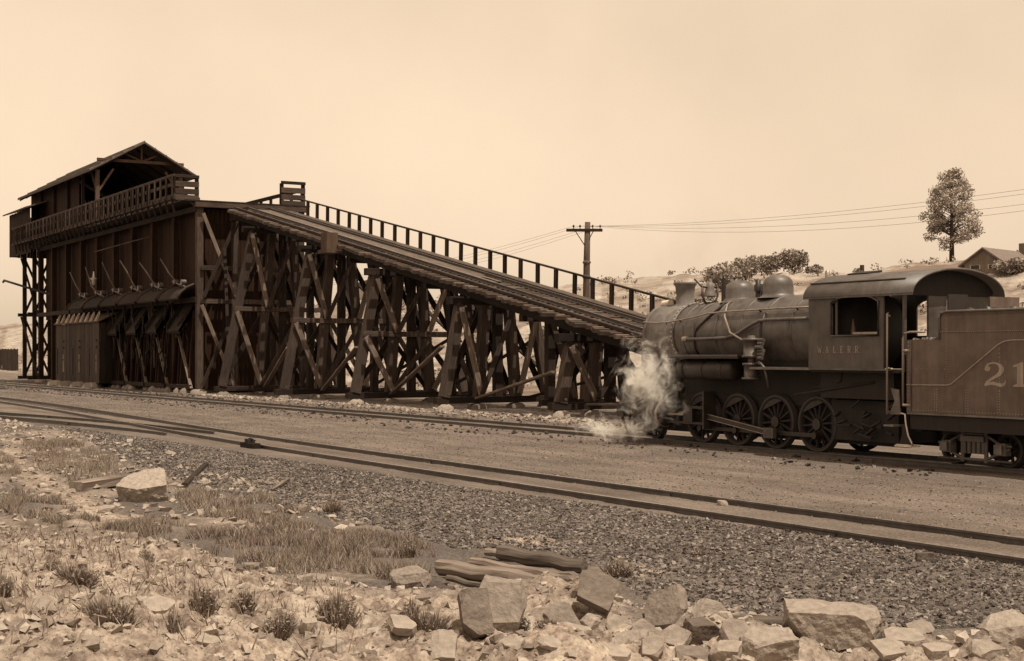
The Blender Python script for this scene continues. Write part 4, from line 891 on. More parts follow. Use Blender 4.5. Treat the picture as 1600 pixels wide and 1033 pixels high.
# ------------------------------------------------------------------ telegraph line
def pole(p, ht, label, lean=(0, 0)):
    t_ = thing('telegraph_pole', p, label, 'telegraph pole')
    top = p + Vector((lean[0], lean[1], ht)); X_ = Vector((ST, CT, 0))
    sh_ = MB(); sh_.tube([p + Vector((0, 0, -.3)), p.lerp(top, .45) + X_ * .04, p.lerp(top, .8), top], .215, 12, r1=.14).build('shaft', M['bark'], t_)
    st_ = MB()
    for f, r in ((.70, .24), (.78, .23)): st_.lathe(p.lerp(top, f), (0, 0, 1), [(-.1, .17), (0, r), (.04, r * .8), (.14, .15)], 9)
    st_.build('step_collar', M['bark'], t_)
    c = top - Vector((0, 0, .42))
    arm = MB().beam(c - X_ * .92 + Vector((0, -.2, 0)), c + X_ * .92 + Vector((0, -.2, 0)), .12, .15).build('crossarm', M['timber_dark'], t_)
    for sg in (-1, 1): MB().tube([c + X_ * .45 * sg + Vector((0, -.2, -.06)), c + X_ * .04 * sg + Vector((0, -.15, -.75))], .025, 6).build('arm_brace', M['timber_dark'], t_)
    ins = []
    for d in (-.55, -.22, .42, .8):
        q = c + X_ * d + Vector((0, -.2, .075)); MB().lathe(q, (0, 0, 1), [(0, .02), (.08, .02), (.08, .055), (.15, .05), (.19, .03), (.2, 0)], 10).build('insulator', M['dark'], arm); ins.append(q + Vector((0, 0, .13)))
    return ins
p1 = Vector((-62.7, 41.3, h1(-62.7, 41.3)))
i1 = pole(p1, 9.25 - p1.z, 'telegraph pole with one crossarm rising behind the trestle ramp', (.25, .1))
p2 = Vector((-17.5, 43.0, h1(-17.5, 43.0))); i2 = pole(p2, 9.4, 'telegraph pole beyond the tender carrying the wires onward')
p3 = Vector((-110.0, 41.6, h1(-110, 41.6))); i3 = pole(p3, 8.4, 'telegraph pole behind the coal tipple end of the trestle')
for k in range(4):
    for a, b_, nm in ((i1[k], i2[k], 'rising over the locomotive'), (i3[k], i1[k], 'dropping behind the ramp railing')):
        if k == 2 and b_ is i2[k]: sag = 1.5
        else: sag = .85 + .12 * k
        pts = [a.lerp(b_, f / 20) - Vector((0, 0, sag * 4 * (f / 20) * (1 - f / 20))) for f in range(21)]
        pos = ('outermost left', 'inner left', 'inner right', 'outermost right')[k]
        tag(MB().tube(pts, .007, 5).build('telegraph_wire', M['wire'], None, a), 'thin wire on the ' + pos + ' crossarm pin, ' + nm, 'wire', 'telegraph wires')

# ------------------------------------------------------------------ leaves, trees, scrub
def leaf_cloud(n, ctr, rad, size, rng, flat=.6, tone=(0, 1), droop=0):
    """n small leaf faces through an ellipsoid, denser in clumps"""
    ctr = np.asarray(ctr, float); rad = np.asarray(rad, float)
    d = rng.normal(size=(n, 3)); d /= np.linalg.norm(d, axis=1)[:, None]; r = rng.random(n) ** .45
    c = ctr + d * r[:, None] * rad
    a = rng.normal(size=(n, 3)); a /= np.linalg.norm(a, axis=1)[:, None]; b_ = rng.normal(size=(n, 3)); b_ -= (a * b_).sum(1)[:, None] * a; b_ /= np.linalg.norm(b_, axis=1)[:, None]
    s = (size * rng.uniform(.6, 1.4, n))[:, None]
    v = np.stack([c - a * s, c + b_ * s * flat, c + a * s, c - b_ * s * flat], 1)
    t_ = np.repeat(rng.uniform(tone[0], tone[1], n), 4)
    return v.reshape(-1, 3), t_
def quads_of(n): return np.arange(n * 4).reshape(-1, 4)
NR = np.random.default_rng(5)
def leaf_obj(name, vs, ts, m_, parent=None, base=(0, 0, 0)):
    me = np_mesh(name, vs - np.asarray(base), quads_of(len(vs) // 4), ts, m_)
    o = bpy.data.objects.new(name, me); COL.objects.link(o)
    if parent: o.parent = parent; o.location = Vector(base) - Vector(BASE[parent.name])
    else: o.location = base
    BASE[o.name] = tuple(base); return o
# the lone tree on the hill
def on_hill(px, y):
    t_ = (px - 800) / FPX; s_ = y * (CT - ST * t_) / (ST + CT * t_); return Vector((-s_, y, h1(-s_, y)))
p = on_hill(1487, 97)
k_ = 1 / pxm(p)                                                 # metres per pixel there
ztop = EYE + (553 - 264) * k_; ht = ztop - p.z
tr = thing('broadleaf_tree', p, 'single tall leafy tree standing against the sky behind the locomotive cab', 'tree')
tb_ = MB(); tb_.tube([p - Vector((0, 0, .3)), p + Vector((.02, 0, ht * .3)), p + Vector((-.05, .05, ht * .6)), p + Vector((.03, 0, ht * .93))], .24, 10, r1=.04)
rx = 49 * k_; Xd = Vector((ST, CT, 0)); Yd = Vector((-CT, ST, 0)); cv, ctn = [], []
OUT = [(.16, .22), (.22, .62), (.30, .98), (.40, .92), (.52, .86), (.66, .70), (.80, .52), (.92, .34), (.99, .12)]
for k in range(92):
    f = NR.uniform(.17, .97); wd = np.interp(f, [o[0] for o in OUT], [o[1] for o in OUT]) * rx
    a = k * 2.399; rr_ = wd * (NR.uniform(.45, 1.0)); d = (Xd * math.cos(a) + Yd * math.sin(a))
    e = p + Vector((0, 0, f * ht)) + d * rr_
    st = p + Vector((0, 0, (f - .13 * rr_ / rx) * ht))
    tb_.tube([st, st.lerp(e, .55) + Vector((0, 0, .12)), e], .07 * (1.15 - f), 5, r1=.015)
    v, t_ = leaf_cloud(int(NR.uniform(90, 170)), e, (.20 * rx + .12, .20 * rx + .12, .13 * rx + .1), .09, NR, tone=(0, .5 + .5 * f)); cv.append(v); ctn.append(t_)
v, t_ = leaf_cloud(500, p + Vector((0, 0, ht * .9)), (.28 * rx, .28 * rx, ht * .10), .10, NR); cv.append(v); ctn.append(t_)
tb_.build('trunk', M['bark'], tr)
leaf_obj('crown', np.concatenate(cv), np.concatenate(ctn), M['tree_leaf'], tr, p)
# bushes along the hill crest and behind the incline
def bush(px, y, wpx, hpx, label, dens=1.0, cat='bush', mt='leaf', name='hillside_bush', grp=None, lsize=.13):
    p = on_hill(px, y); k_ = 1 / pxm(p); rw_, rh = wpx * k_ / 2, hpx * k_
    t_ = thing(name, p, label, cat, grp)
    st = MB(); cv, ct_ = [], []
    for j in range(7):
        a = j * 2.4; e = p + Xd * rw_ * .6 * math.cos(a) + Yd * rw_ * .6 * math.sin(a) + Vector((0, 0, rh * RND.uniform(.45, .85)))
        st.tube([p - Vector((0, 0, .1)), p.lerp(e, .5) + Vector((0, 0, .1)), e], .05, 5, r1=.015)
        v, q_ = leaf_cloud(int(190 * dens), e, (rw_ * .5, rw_ * .5, rh * .32), lsize, NR, tone=(0, 1)); cv.append(v); ct_.append(q_)
    v, q_ = leaf_cloud(int(350 * dens), p + Vector((0, 0, rh * .35)), (rw_ * .85, rw_ * .85, rh * .4), lsize, NR); cv.append(v); ct_.append(q_)
    st.build('stem', M['bark'], t_); leaf_obj('leaves', np.concatenate(cv), np.concatenate(ct_), M[mt], t_, p)
for a in ((1240, 92, 46, 34, 'rounded bush on the hill just behind the steam dome'), (1200, 90, 42, 34, 'low bush on the hill between the two domes'), (1272, 96, 26, 18, 'small bush on the hill beside the cab front'),
          (1128, 78, 60, 42, 'wide bush on the hill behind the bell'), (1165, 84, 40, 36, 'bush on the hill behind the sand dome'), (1040, 62, 80, 52, 'scrubby bush behind the smokebox and end of the trestle railing', 2.2), (985, 60, 64, 40, 'scrubby bush seen through the lowest railing posts of the ramp', 2.0),
          (940, 62, 50, 26, 'low scrub behind the ramp beside the telegraph pole', .8), (1092, 66, 54, 54, 'bush on the slope behind the smokestack', 2.0), (1582, 84, 60, 22, 'low dark bush on the slope below the hilltop house'), (1340, 99, 10, 8, 'tiny bush on the hill crest above the cab roof', .3),
          (745, 70, 40, 60, 'dark bush seen under the ramp deck between trestle bents'), (620, 84, 50, 40, 'bush seen through the trestle below the tool box', .8), (850, 60, 30, 40, 'small bush seen under the ramp near its low end', .7), (1475, 101, 22, 14, 'small bush at the foot of the lone tree', .4)):
    bush(*a)

# brush covering the slope behind the yard
nb = 2600; by_ = NR.uniform(45, 99, nb); bx__ = -NR.uniform(10, 330, nb)
bm_k = fbm(bx__ * .12, by_ * .12, 3, 91) > .47; bx__, by_ = bx__[bm_k], by_[bm_k]; bz = height(bx__, by_); bvs, bts = [], []
for x, y, z in zip(bx__, by_, bz):
    r_ = NR.uniform(.25, .8); v, t_ = leaf_cloud(int(26 * r_ + 8), (x, y, z + r_ * .3), (r_, r_, r_ * .55), .12, NR, tone=(.1, 1)); bvs.append(v); bts.append(t_)
tag(leaf_obj('hillside_brush', np.concatenate(bvs), np.concatenate(bts), M['scrub']), 'low dry brush covering the pale hillside behind the trestle', 'brush', None, 'stuff')

# ------------------------------------------------------------------ far buildings
def cottage(name, px, y, wpx, hpx, rpx, dep, label, ang=0, door=True, mt='clap'):
    p = on_hill(px, y); k_ = 1 / pxm(p); wd, hw_, hr = wpx * k_ / 2, hpx * k_, rpx * k_
    t_ = thing(name, p, label, 'house')
    ux = (Xd * math.cos(ang) + Yd * math.sin(ang)); uy = (-Xd * math.sin(ang) + Yd * math.cos(ang)); Z = Vector((0, 0, 1))
    q = lambda a, b_, c: p + ux * a + uy * b_ + Z * c
    wl = MB(); wl.prism([q(-wd, 0, -1.0), q(wd, 0, -1.0), q(wd, 0, hw_), q(0, 0, hw_ + hr), q(-wd, 0, hw_)], uy * dep); wo = wl.build('wall', M[mt], t_)
    for sg in (-1, 1):
        a, b_ = q(sg * (wd + .35), -.35, hw_ - .35 * hr / wd), q(0, -.35, hw_ + hr + .02); nn = Z * .12
        MB().prism([a, b_, b_ + nn, a + nn], uy * (dep + .7)).build('roof', M['shingle'], t_)
    for c in ((-wd * .45, wd * .2), (wd * .45, wd * .2)):
        f = MB(); f.prism([q(c[0] - .4, -.04, hw_ * .35), q(c[0] + .4, -.04, hw_ * .35), q(c[0] + .4, -.04, hw_ * .85), q(c[0] - .4, -.04, hw_ * .85)], uy * .06); w_ = f.build('window', M['edge'], t_)
        g_ = MB(); g_.prism([q(c[0] - .32, -.06, hw_ * .39), q(c[0] + .32, -.06, hw_ * .39), q(c[0] + .32, -.06, hw_ * .81), q(c[0] - .32, -.06, hw_ * .81)], uy * .015); g_.build('pane', M['glass'], w_)
    c = q(wd * .2, dep * .5, hw_ + hr * .25); MB().box(c - Vector((.25, .25, .3)), c + Vector((.25, .25, 1.5))).build('chimney', M['shingle'], t_)
    return t_
cottage('hilltop_house', 1538, 84, 66, 14, 22, 12.0, 'small gabled house on the hilltop at the edge of the picture', -.75)
cottage('hillside_house', 588, 93, 62, 24, 10, 6.0, 'pale low house on the far hillside seen through the trestle', .2)
ps = Vector((-223, 46.5, h1(-223, 46.5)))
fn = thing('board_fence', ps, 'dark board fence beyond the far end of the coal tipple', 'fence')
for k in range(30):
    MB().beam(ps + Vector((-14 + k * .62, 0, -.8)), ps + Vector((-14 + k * .62, 0, 3.1 + RND.uniform(-.12, .12))), .58, .06, (0, 1, 0), ch=.01).build('fence_board', M['timber'], fn)
for k in range(10): MB().beam(ps + Vector((-14 + k * 2.0, .15, -.8)), ps + Vector((-14 + k * 2.0, .15, 3.2)), .2, .2, (0, 1, 0)).build('fence_post', M['timber_dark'], fn)
po = on_hill(1347, 99); kk_ = 1 / pxm(po)
tag(MB().beam(po - Vector((0, 0, .4)), po + Vector((0, 0, 17 * kk_)), .3, .3, (1, 0, 0)).build('hill_post', M['timber'], None, po), 'short square post on the hill crest above the cab roof', 'post')

# ------------------------------------------------------------------ rocks of the spoil bank
def slab(name, px, py, wpx, hpx, tpx, label, tilt=0.0, yaw=0.0, roll=0.0, seed=1, depth=.8, tone=None, cat='rock', mt='stone', npt=9):
    """a broken angular stone: hull of jittered points, flat-faced; py is its foot in the picture"""
    rg = random.Random(seed); p = at(px, py); k_ = 1 / pxm(p); a, h, th = wpx * k_ / 2, hpx * k_, tpx * k_
    b_ = bmesh.new(); b2 = a * depth
    if tilt > 36: b2 = h / 2 / math.sin(R(tilt))
    bmesh.ops.create_cube(b_, size=2.0)
    for v in b_.verts: v.co = Vector((v.co.x * a, v.co.y * b2, v.co.z * th / 2))
    for i in range(npt):                                            # break it off along random faces
        d = Vector((rg.uniform(-1, 1), rg.uniform(-1, 1), rg.uniform(-.45, .45) if i % 3 else rg.uniform(.4, 1.2))).normalized()
        ext = abs(d.x) * a + abs(d.y) * b2 + abs(d.z) * th / 2
        g_ = bmesh.ops.bisect_plane(b_, geom=b_.verts[:] + b_.edges[:] + b_.faces[:], plane_co=d * ext * rg.uniform(.62, .86), plane_no=d, clear_outer=True)
        ed_ = [e for e in b_.edges if e.is_boundary]
        if ed_: bmesh.ops.contextual_create(b_, geom=ed_)
    bmesh.ops.triangulate(b_, faces=b_.faces[:])
    for _ in range(4): bmesh.ops.subdivide_edges(b_, edges=[e for e in b_.edges if e.calc_length() > max(a, th) * .11], cuts=1); bmesh.ops.triangulate(b_, faces=b_.faces[:])
    b_.normal_update(); off_ = Vector((seed * 3.1, seed * 1.7, seed * .9)); dv = []
    for v in b_.verts: dv.append(v.normal * (mnoise.fractal(v.co * 7.0 + off_, 1.0, 2.0, 4) * .07 + mnoise.noise((v.co + off_) * 30.0) * .035) * min(a, th))
    for v, d_ in zip(b_.verts, dv): v.co += d_
    fr_ = Matrix(((ST, -CT, 0), (CT, ST, 0), (0, 0, 1)))            # facing the photographer
    rot = Matrix.Rotation(R(yaw), 3, 'Z') @ Matrix.Rotation(R(roll), 3, 'Y') @ Matrix.Rotation(R(tilt), 3, 'X')
    zs = []
    for v in b_.verts: v.co = fr_ @ (rot @ v.co); zs.append(v.co.z)
    lo, hi = min(zs), max(zs); sink = .16 * (hi - lo) + .01
    for v in b_.verts: v.co.z += -lo - sink
    me = bpy.data.meshes.new(name); bmesh.ops.recalc_face_normals(b_, faces=b_.faces); b_.to_mesh(me); b_.free()
    tn = rg.uniform(.3, .9) if tone is None else tone
    at_a = me.attributes.new('tone', 'FLOAT', 'POINT'); at_a.data.foreach_set('value', [tn] * len(me.vertices))
    me.materials.append(M[mt]); o = bpy.data.objects.new(name, me); COL.objects.link(o)
    away = Vector((-CT, ST, 0)) * (b2 * .5 * math.cos(R(tilt)))
    o.location = p + away; o.location.z = h1(o.location.x, o.location.y); tag(o, label, cat); return o
ROCKS = [
 (218, 782, 76, 30, 30, 'big pale flat-topped boulder lying alone in the grass near the siding', 24, 12, -8, .9, 1.0),
 (742, 1000, 46, 80, 34, 'tall grey upright stone leaning beside the log pile, left half of the pair', 66, 8, -6, 1.1, .35),
 (782, 985, 78, 72, 18, 'large smooth triangular slab propped beside the log pile, right half of the pair', 58, -12, 14, 1.0, .6),
 (1042, 985, 70, 60, 16, 'long tilted slab pointing up and rightward among the broken rocks', 55, -30, -24, .8, .5),
 (1112, 990, 64, 55, 16, 'pale diamond slab standing on edge above a dark block', 64, 14, 20, .95, .75),
 (1098, 1008, 52, 34, 36, 'dark square block beneath the diamond slab', 12, 20, 0, .8, .12),
 (1312, 1022, 160, 45, 54, 'largest layered boulder, long and flat, at the bottom edge of the picture', 6, -6, 2, .5, .8),
 (1200, 1032, 84, 40, 44, 'blocky pale boulder just before the iron pipe', 14, 10, -3, .7, .85),
 (1582, 1010, 80, 40, 46, 'pale block at the bottom corner of the picture', 16, 0, -12, .8, .9),
 (1545, 1028, 60, 26, 20, 'flat pale slab in front of the corner block', 10, 20, 0, .8, .8),
 (496, 925, 80, 26, 14, 'thin overhanging slab on the bank crest beside the tall grass', 14, -8, 4, .6, .7),
 (515, 1026, 36, 24, 22, 'rounded pale stone at the bottom edge below the bank shrubs', 10, 0, 0, .9, .9),
 (481, 985, 28, 22, 18, 'small pale cube of stone halfway down the bank', 10, 30, 0, .9, 1),
 (626, 1000, 44, 26, 14, 'pale pointed slab left of the big upright pair', 26, 25, 8, .9, .95),
 (692, 1034, 40, 40, 30, 'pale oval stone below the upright pair', 40, 0, 5, .8, .9),
 (640, 918, 60, 26, 24, 'wedge of stone on the crest where the tall grass ends', 16, -10, -10, .7, .6),
 (243, 958, 50, 22, 14, 'bright slab on the bare slope beside the biggest shrub', 22, -20, 12, .8, 1),
 (64, 955, 34, 22, 14, 'tan slab tilted on the bare slope near the picture edge', 28, 30, -14, .9, .8),
 (36, 985, 30, 22, 18, 'pale stone on the bare slope below the tan slab', 16, 20, 0, .9, 1),
 (880, 985, 44, 58, 18, 'jagged upright stone at the end of the log pile', 58, 30, -18, .9, .5),
 (936, 965, 74, 44, 16, 'dark triangular slab with a light rim beyond the jagged stone', 48, -6, 26, .8, .3),
 (900, 1000, 46, 24, 18, 'pale broken block in front of the jagged stone', 18, 14, 4, .9, .9),
 (925, 985, 30, 26, 22, 'small pale block between the jagged stone and the tilted slab', 14, 40, 0, .9, 1),
 (985, 1012, 56, 30, 16, 'flat slab below the dark triangular slab', 28, -16, -10, .8, .8),
 (1020, 1024, 34, 28, 18, 'squarish slab standing below the long tilted slab', 44, 0, 6, .9, .8),
 (1056, 1012, 46, 26, 14, 'overturned slab resting against the dark square block', 34, -34, 12, .9, .7),
 (1086, 1030, 60, 24, 22, 'grey rough block at the bottom edge below the dark block', 12, 0, 4, .7, .4),
 (1135, 1034, 46, 26, 26, 'pale block at the bottom edge right of the grey rough block', 16, -20, 0, .8, .9),
 (392, 890, 24, 14, 12, 'small stone on the crest at the edge of the grass hollow', 10, 0, 0, .8, .6),
 (350, 884, 30, 14, 10, 'flat stone on the crest above the bare slope', 14, 10, 0, .8, .8),
 (1415, 1012, 60, 22, 18, 'flat slab right of the largest layered boulder', 14, -8, 3, .8, .9),
 (1470, 1026, 50, 18, 16, 'low slab at the bottom edge between boulder and corner block', 10, 15, 0, .8, .95),
 (1508, 1010, 34, 16, 12, 'small tilted slab before the corner block', 24, 30, 5, .8, .85),
 (690, 942, 34, 16, 14, 'dark stone in a hollow of the bank left of the log pile', 10, -12, 10, .7, .25),
 (165, 802, 26, 14, 12, 'small pale rock at the end of the sandy footpath', 8, 0, 0, .8, .9),
 (215, 815, 22, 12, 12, 'small pale rock below the lone boulder in the grass', 8, 20, 0, .8, .9),
 (560, 940, 40, 18, 14, 'dark-edged slab sunk in the crest beside the overhanging slab', 20, 15, -8, .7, .5),
 (140, 1000, 26, 14, 12, 'small stone on the bare slope below the tan slab', 12, 0, 0, .8, .7),
 (330, 1010, 44, 18, 14, 'pale slab low on the bank beside the spiky plant', 16, -10, 5, .7, .95),
] + [
 (968, 990, 40, 34, 8, 'thin pale plate leaning behind the flat slab by the dark triangle', 52, -20, 18, .9, .9),
 (1008, 998, 36, 30, 8, 'thin leaning plate tucked under the long tilted slab', 46, 24, -22, .9, .65),
 (1072, 994, 34, 36, 8, 'narrow upright plate between long tilted slab and diamond slab', 62, -10, 24, .9, .8),
 (1148, 1008, 50, 30, 9, 'thin sharp plate leaning on the blocky boulder by the fallen pole', 50, 26, -14, .9, .7),
 (960, 1028, 54, 18, 9, 'flat thin plate at the bottom edge below the squarish slab', 16, 12, 6, .8, .95),
 (1245, 1032, 46, 22, 9, 'thin plate propped at the foot of the largest boulder', 40, -18, 16, .9, .85),
 (1390, 1030, 58, 20, 9, 'thin flat plate before the right end of the largest boulder', 20, 14, -6, .8, .9),
 (860, 1012, 38, 18, 8, 'thin flat plate below the pale broken block', 22, 30, 8, .8, .9),
 (800, 1016, 34, 16, 8, 'small flat plate below the large triangular slab', 18, -24, 0, .8, .85),
 (1440, 1002, 40, 20, 8, 'small thin plate leaning beside the flat slab right of the boulder', 44, 20, -10, .9, .75),
]
for i, (px, py, w_, h_, t_, lb, ti, ya, ro, dp, tn) in enumerate(ROCKS): slab('rock', px, py, w_, h_, t_, lb, ti, ya, ro, 11 + i * 7, dp, tn)
for i, (px, py, r_, lb) in enumerate(((1400, 848, 9, 'round dark stone lying against the nearest rail'), (1445, 876, 26, 'flat dark clod of cinders before the nearest rail'), (1130, 790, 16, 'pale lump lying between the rails of the nearest track'))):
    slab('stone', px, py, r_, r_ * .6, r_ * .6, lb, 0, 0, 0, 300 + i, .8, (.2, .1, 1.0)[i], 'stone')
# logs
def log(px0, py0, px1, py1, thpx, label, z0=0.0, z1=0.0, sq=False):
    a = at(px0, py0); b_ = at(px1, py1); r = thpx / pxm(a) / 2
    a.z += r * .95 + z0 + .03; b_.z += r * .95 + z1 + .03; d = (b_ - a)
    pts = [a.lerp(b_, f / 6) + Vector((0, 0, .015 * math.sin(f * 2.1))) + Vector((d.y, -d.x, 0)).normalized() * .02 * math.sin(f * 1.7) for f in range(7)]
    mb = MB(); mb.tube(pts, r, 9, r1=r * .9)
    for i, v in enumerate(mb.v): mb.v[i] = (v[0] + RND.uniform(-1, 1) * r * .08, v[1] + RND.uniform(-1, 1) * r * .08, v[2] + RND.uniform(-1, 1) * r * .08)
    mb.sm = [False] * len(mb.sm)
    tag(mb.build('log', M['log'], None, a), label, 'log', 'old timbers dumped on the bank')
log(688, 902, 868, 930, 26, 'long weathered log lying frontmost in the heap of timbers')
log(738, 890, 905, 922, 17, 'thin split log second from the front of the timber heap')
log(782, 884, 912, 905, 25, 'thick squared log at the back of the timber heap', .04, .02)
log(850, 925, 900, 926, 22, 'short log stub at the right end of the timber heap')
log(855, 906, 915, 915, 14, 'half-buried log between the back log and the stub')
log(700, 912, 790, 935, 10, 'thin pole poking out below the frontmost log of the heap')
log(760, 872, 842, 884, 12, 'short grey pole on the far side of the timber heap')
pa, pb_ = at(1143, 984), at(1240, 988)
tag(MB().tube([pa + Vector((0, 0, .06)), pb_ + Vector((0, 0, .07))], .05, 12).build('fallen_pole', M['log'], None, pa), 'straight pale pole lying behind the blocky boulder', 'pole')
pa, pb_ = at(118, 768), at(186, 758); tag(MB().beam(pa + Vector((0, 0, .09)), pb_ + Vector((0, 0, .10)), .3, .16, rough=.02).build('railroad_tie', M['log'], None, pa), 'old railroad tie lying in grass beside the lone boulder', 'tie')
pa, pb_ = at(288, 762), at(322, 730); tag(MB().beam(pa + Vector((0, 0, .05)), pb_ + Vector((0, 0, .07)), .12, .08).build('board', M['timber_dark'], None, pa), 'dark narrow board lying on the cinders right of the boulder', 'board')
pa, pb_ = at(425, 768), at(452, 752); tag(MB().tube([pa + Vector((0, 0, .04)), pb_ + Vector((0, 0, .06))], .025, 6).build('stick', M['log'], None, pa), 'thin crooked stick lying on the cinders', 'stick')

# ------------------------------------------------------------------ shrubs and grass of the bank
def shrub(px, py, wpx, hpx, label, blades=420, mt='scrub', stiff=1.0):
    p = at(px, py); k_ = 1 / pxm(p); rw_, rh = 1.25 * wpx * k_ / 2, 1.15 * hpx * k_
    rg = np.random.default_rng(px * 3 + py); n = blades
    a = rg.uniform(0, 2 * np.pi, n); l = rg.uniform(0, 1, n) ** .8
    root = np.stack([p.x + np.cos(a) * l * rw_ * .45, p.y + np.sin(a) * l * rw_ * .45, np.zeros(n)], -1); root[:, 2] = height(root[:, 0], root[:, 1]) - .01
    tipp = root + np.stack([np.cos(a) * rw_ * .65 * l, np.sin(a) * rw_ * .65 * l, rh * rg.uniform(.45, 1.0, n) * (1.1 - .5 * l)], -1) + rg.normal(size=(n, 3)) * rw_ * .12
    sd = rg.normal(size=(n, 3)); sd[:, 2] *= .2; sd /= np.linalg.norm(sd, axis=1)[:, None]; wd = (rg.uniform(.5, 1.2, n) * .0065 * (1 if stiff else 2))[:, None]
    mid = (root + tipp) / 2 + rg.normal(size=(n, 3)) * rw_ * .06
    v = np.stack([root - sd * wd, root + sd * wd, mid + sd * wd * 1.3, tipp, mid - sd * wd * 1.3], 1).reshape(-1, 3)
    b5 = np.arange(n)[:, None] * 5; q4 = b5 + np.array([0, 1, 2, 4]); q5 = b5 + np.array([4, 2, 3, 3])
    lv, lt = leaf_cloud(int(n * 1.1), (p.x, p.y, p.z + rh * .38), (rw_ * .95, rw_ * .95, rh * .42), .013, rg, flat=.4)
    allv = np.concatenate([v, lv]); tn = np.concatenate([np.repeat(rg.uniform(0, 1, n), 5), lt])
    tri = np.concatenate([b5 + np.array([0, 1, 2]), b5 + np.array([0, 2, 4]), b5 + np.array([4, 2, 3])]); lq = quads_of(len(lv) // 4) + n * 5
    tri = np.concatenate([tri, lq[:, [0, 1, 2]], lq[:, [0, 2, 3]]])
    me = np_mesh('shrub', allv - np.array(p), tri, tn, M[mt]); o = bpy.data.objects.new('shrub', me); COL.objects.link(o); o.location = p
    return tag(o, label, 'shrub', 'shrubs on the spoil bank')
for a in ((168, 985, 84, 46, 'largest round dark shrub low on the bare slope', 900), (120, 918, 64, 34, 'wide brown shrub higher on the bare slope above the largest shrub', 520), (85, 900, 30, 26, 'small brown shrub left of the wide brown shrub', 240),
          (318, 956, 40, 44, 'upright shrub halfway along the bank before the rounded rise', 420), (382, 958, 36, 30, 'dense low shrub between upright shrub and small stone cube', 420), (438, 995, 46, 36, 'dark shrub left of the small pale stone cube', 480), (528, 985, 56, 60, 'tall loose shrub beside the small pale stone cube', 620),
          (668, 1002, 66, 44, 'broad shrub directly left of the upright pair of slabs', 640), (228, 888, 24, 34, 'thin shrub on the crest of the bare slope', 240), (4, 940, 30, 44, 'shrub cut by the left picture edge, upper one', 260), (3, 975, 26, 40, 'shrub cut by the left picture edge, lower one', 260),
          (272, 985, 22, 40, 'spiky upright weed beside the bright slab', 70), (640, 975, 30, 40, 'tuft of stiff stems above the pointed slab', 130), (855, 990, 40, 24, 'low dry shrub right of the triangular slab', 300), (812, 985, 30, 22, 'small dry shrub under the triangular slab', 220), (965, 900, 44, 26, 'shrub at the edge of the sandy mound beside the log pile', 420), (1180, 985, 40, 16, 'low weeds growing along the pale pole', 220), (1090, 868, 20, 14, 'small weed alone on the cinders', 120), (640, 870, 24, 30, 'dark weed at the edge of the cinders above the log pile', 240), (520, 800, 40, 22, 'low dark weed clump on the cinder slope', 300)):
    shrub(*a)
def scatter_in(polys, n, rng):
    out = []
    for poly, k in polys:
        xs = [q[0] for q in poly]; ys = [q[1] for q in poly]; cnt = 0
        while cnt < k:
            m_ = 4000; X = rng.uniform(min(xs), max(xs), m_); Y = rng.uniform(min(ys), max(ys), m_); ins = np.zeros(m_, bool); j = len(poly) - 1
            for i in range(len(poly)):
                xi, yi = poly[i]; xj, yj = poly[j]
                ins ^= ((yi > Y) != (yj > Y)) & (X < (xj - xi) * (Y - yi) / (yj - yi + 1e-9) + xi); j = i
            sel = np.stack([X[ins], Y[ins]], -1)[:k - cnt]; out.append(sel); cnt += len(sel)
    return np.concatenate(out)
def ground_poly(pts): return [tuple(at(px, py)[:2]) for px, py in pts]
gp_ = [(ground_poly([(190, 815), (330, 832), (470, 818), (600, 830), (680, 860), (690, 885), (640, 905), (590, 930), (480, 905), (360, 872), (240, 845)]), 20000),
       (ground_poly([(30, 690), (110, 690), (180, 715), (190, 750), (110, 752), (60, 735)]), 13000), (ground_poly([(0, 705), (20, 720), (35, 745), (0, 750)]), 3000), (ground_poly([(20, 770), (90, 780), (120, 800), (40, 812), (0, 800)]), 6000),
       (ground_poly([(60, 815), (230, 812), (240, 842), (120, 838)]), 9000), (ground_poly([(260, 770), (420, 780), (480, 800), (430, 822), (300, 808)]), 8000), (ground_poly([(0, 830), (300, 850), (560, 935), (600, 1030), (0, 1030)]), 3500)]
g2 = scatter_in(gp_, 0, NR); n = len(g2)
keep = fbm(g2[:, 0] * 1.6, g2[:, 1] * 1.6, 3, 71) > .47; g2 = g2[keep]; n = len(g2)
rt = np.stack([g2[:, 0], g2[:, 1], height(g2[:, 0], g2[:, 1]) - .01], -1)
hh_ = (.03 + .20 * fbm(g2[:, 0] * .8, g2[:, 1] * .8, 3, 77)) * NR.uniform(.6, 1.4, n)
tp = rt + np.stack([NR.normal(size=n) * hh_ * .45, NR.normal(size=n) * hh_ * .45, hh_], -1)
sd = NR.normal(size=(n, 3)); sd[:, 2] = 0; sd /= np.linalg.norm(sd, axis=1)[:, None]; wd = NR.uniform(.004, .009, n)[:, None]
v = np.stack([rt - sd * wd, rt + sd * wd, tp], 1).reshape(-1, 3)
me = np_mesh('grass', v, np.arange(n * 3).reshape(-1, 3), np.repeat(NR.random(n) * (.35 + .65 * fbm(g2[:, 0] * .6, g2[:, 1] * .6, 2, 81)), 3), M['grass'])
go = bpy.data.objects.new('grass', me); COL.objects.link(go); tag(go, 'dry brown grass growing in the hollow behind the spoil bank', 'grass', None, 'stuff')

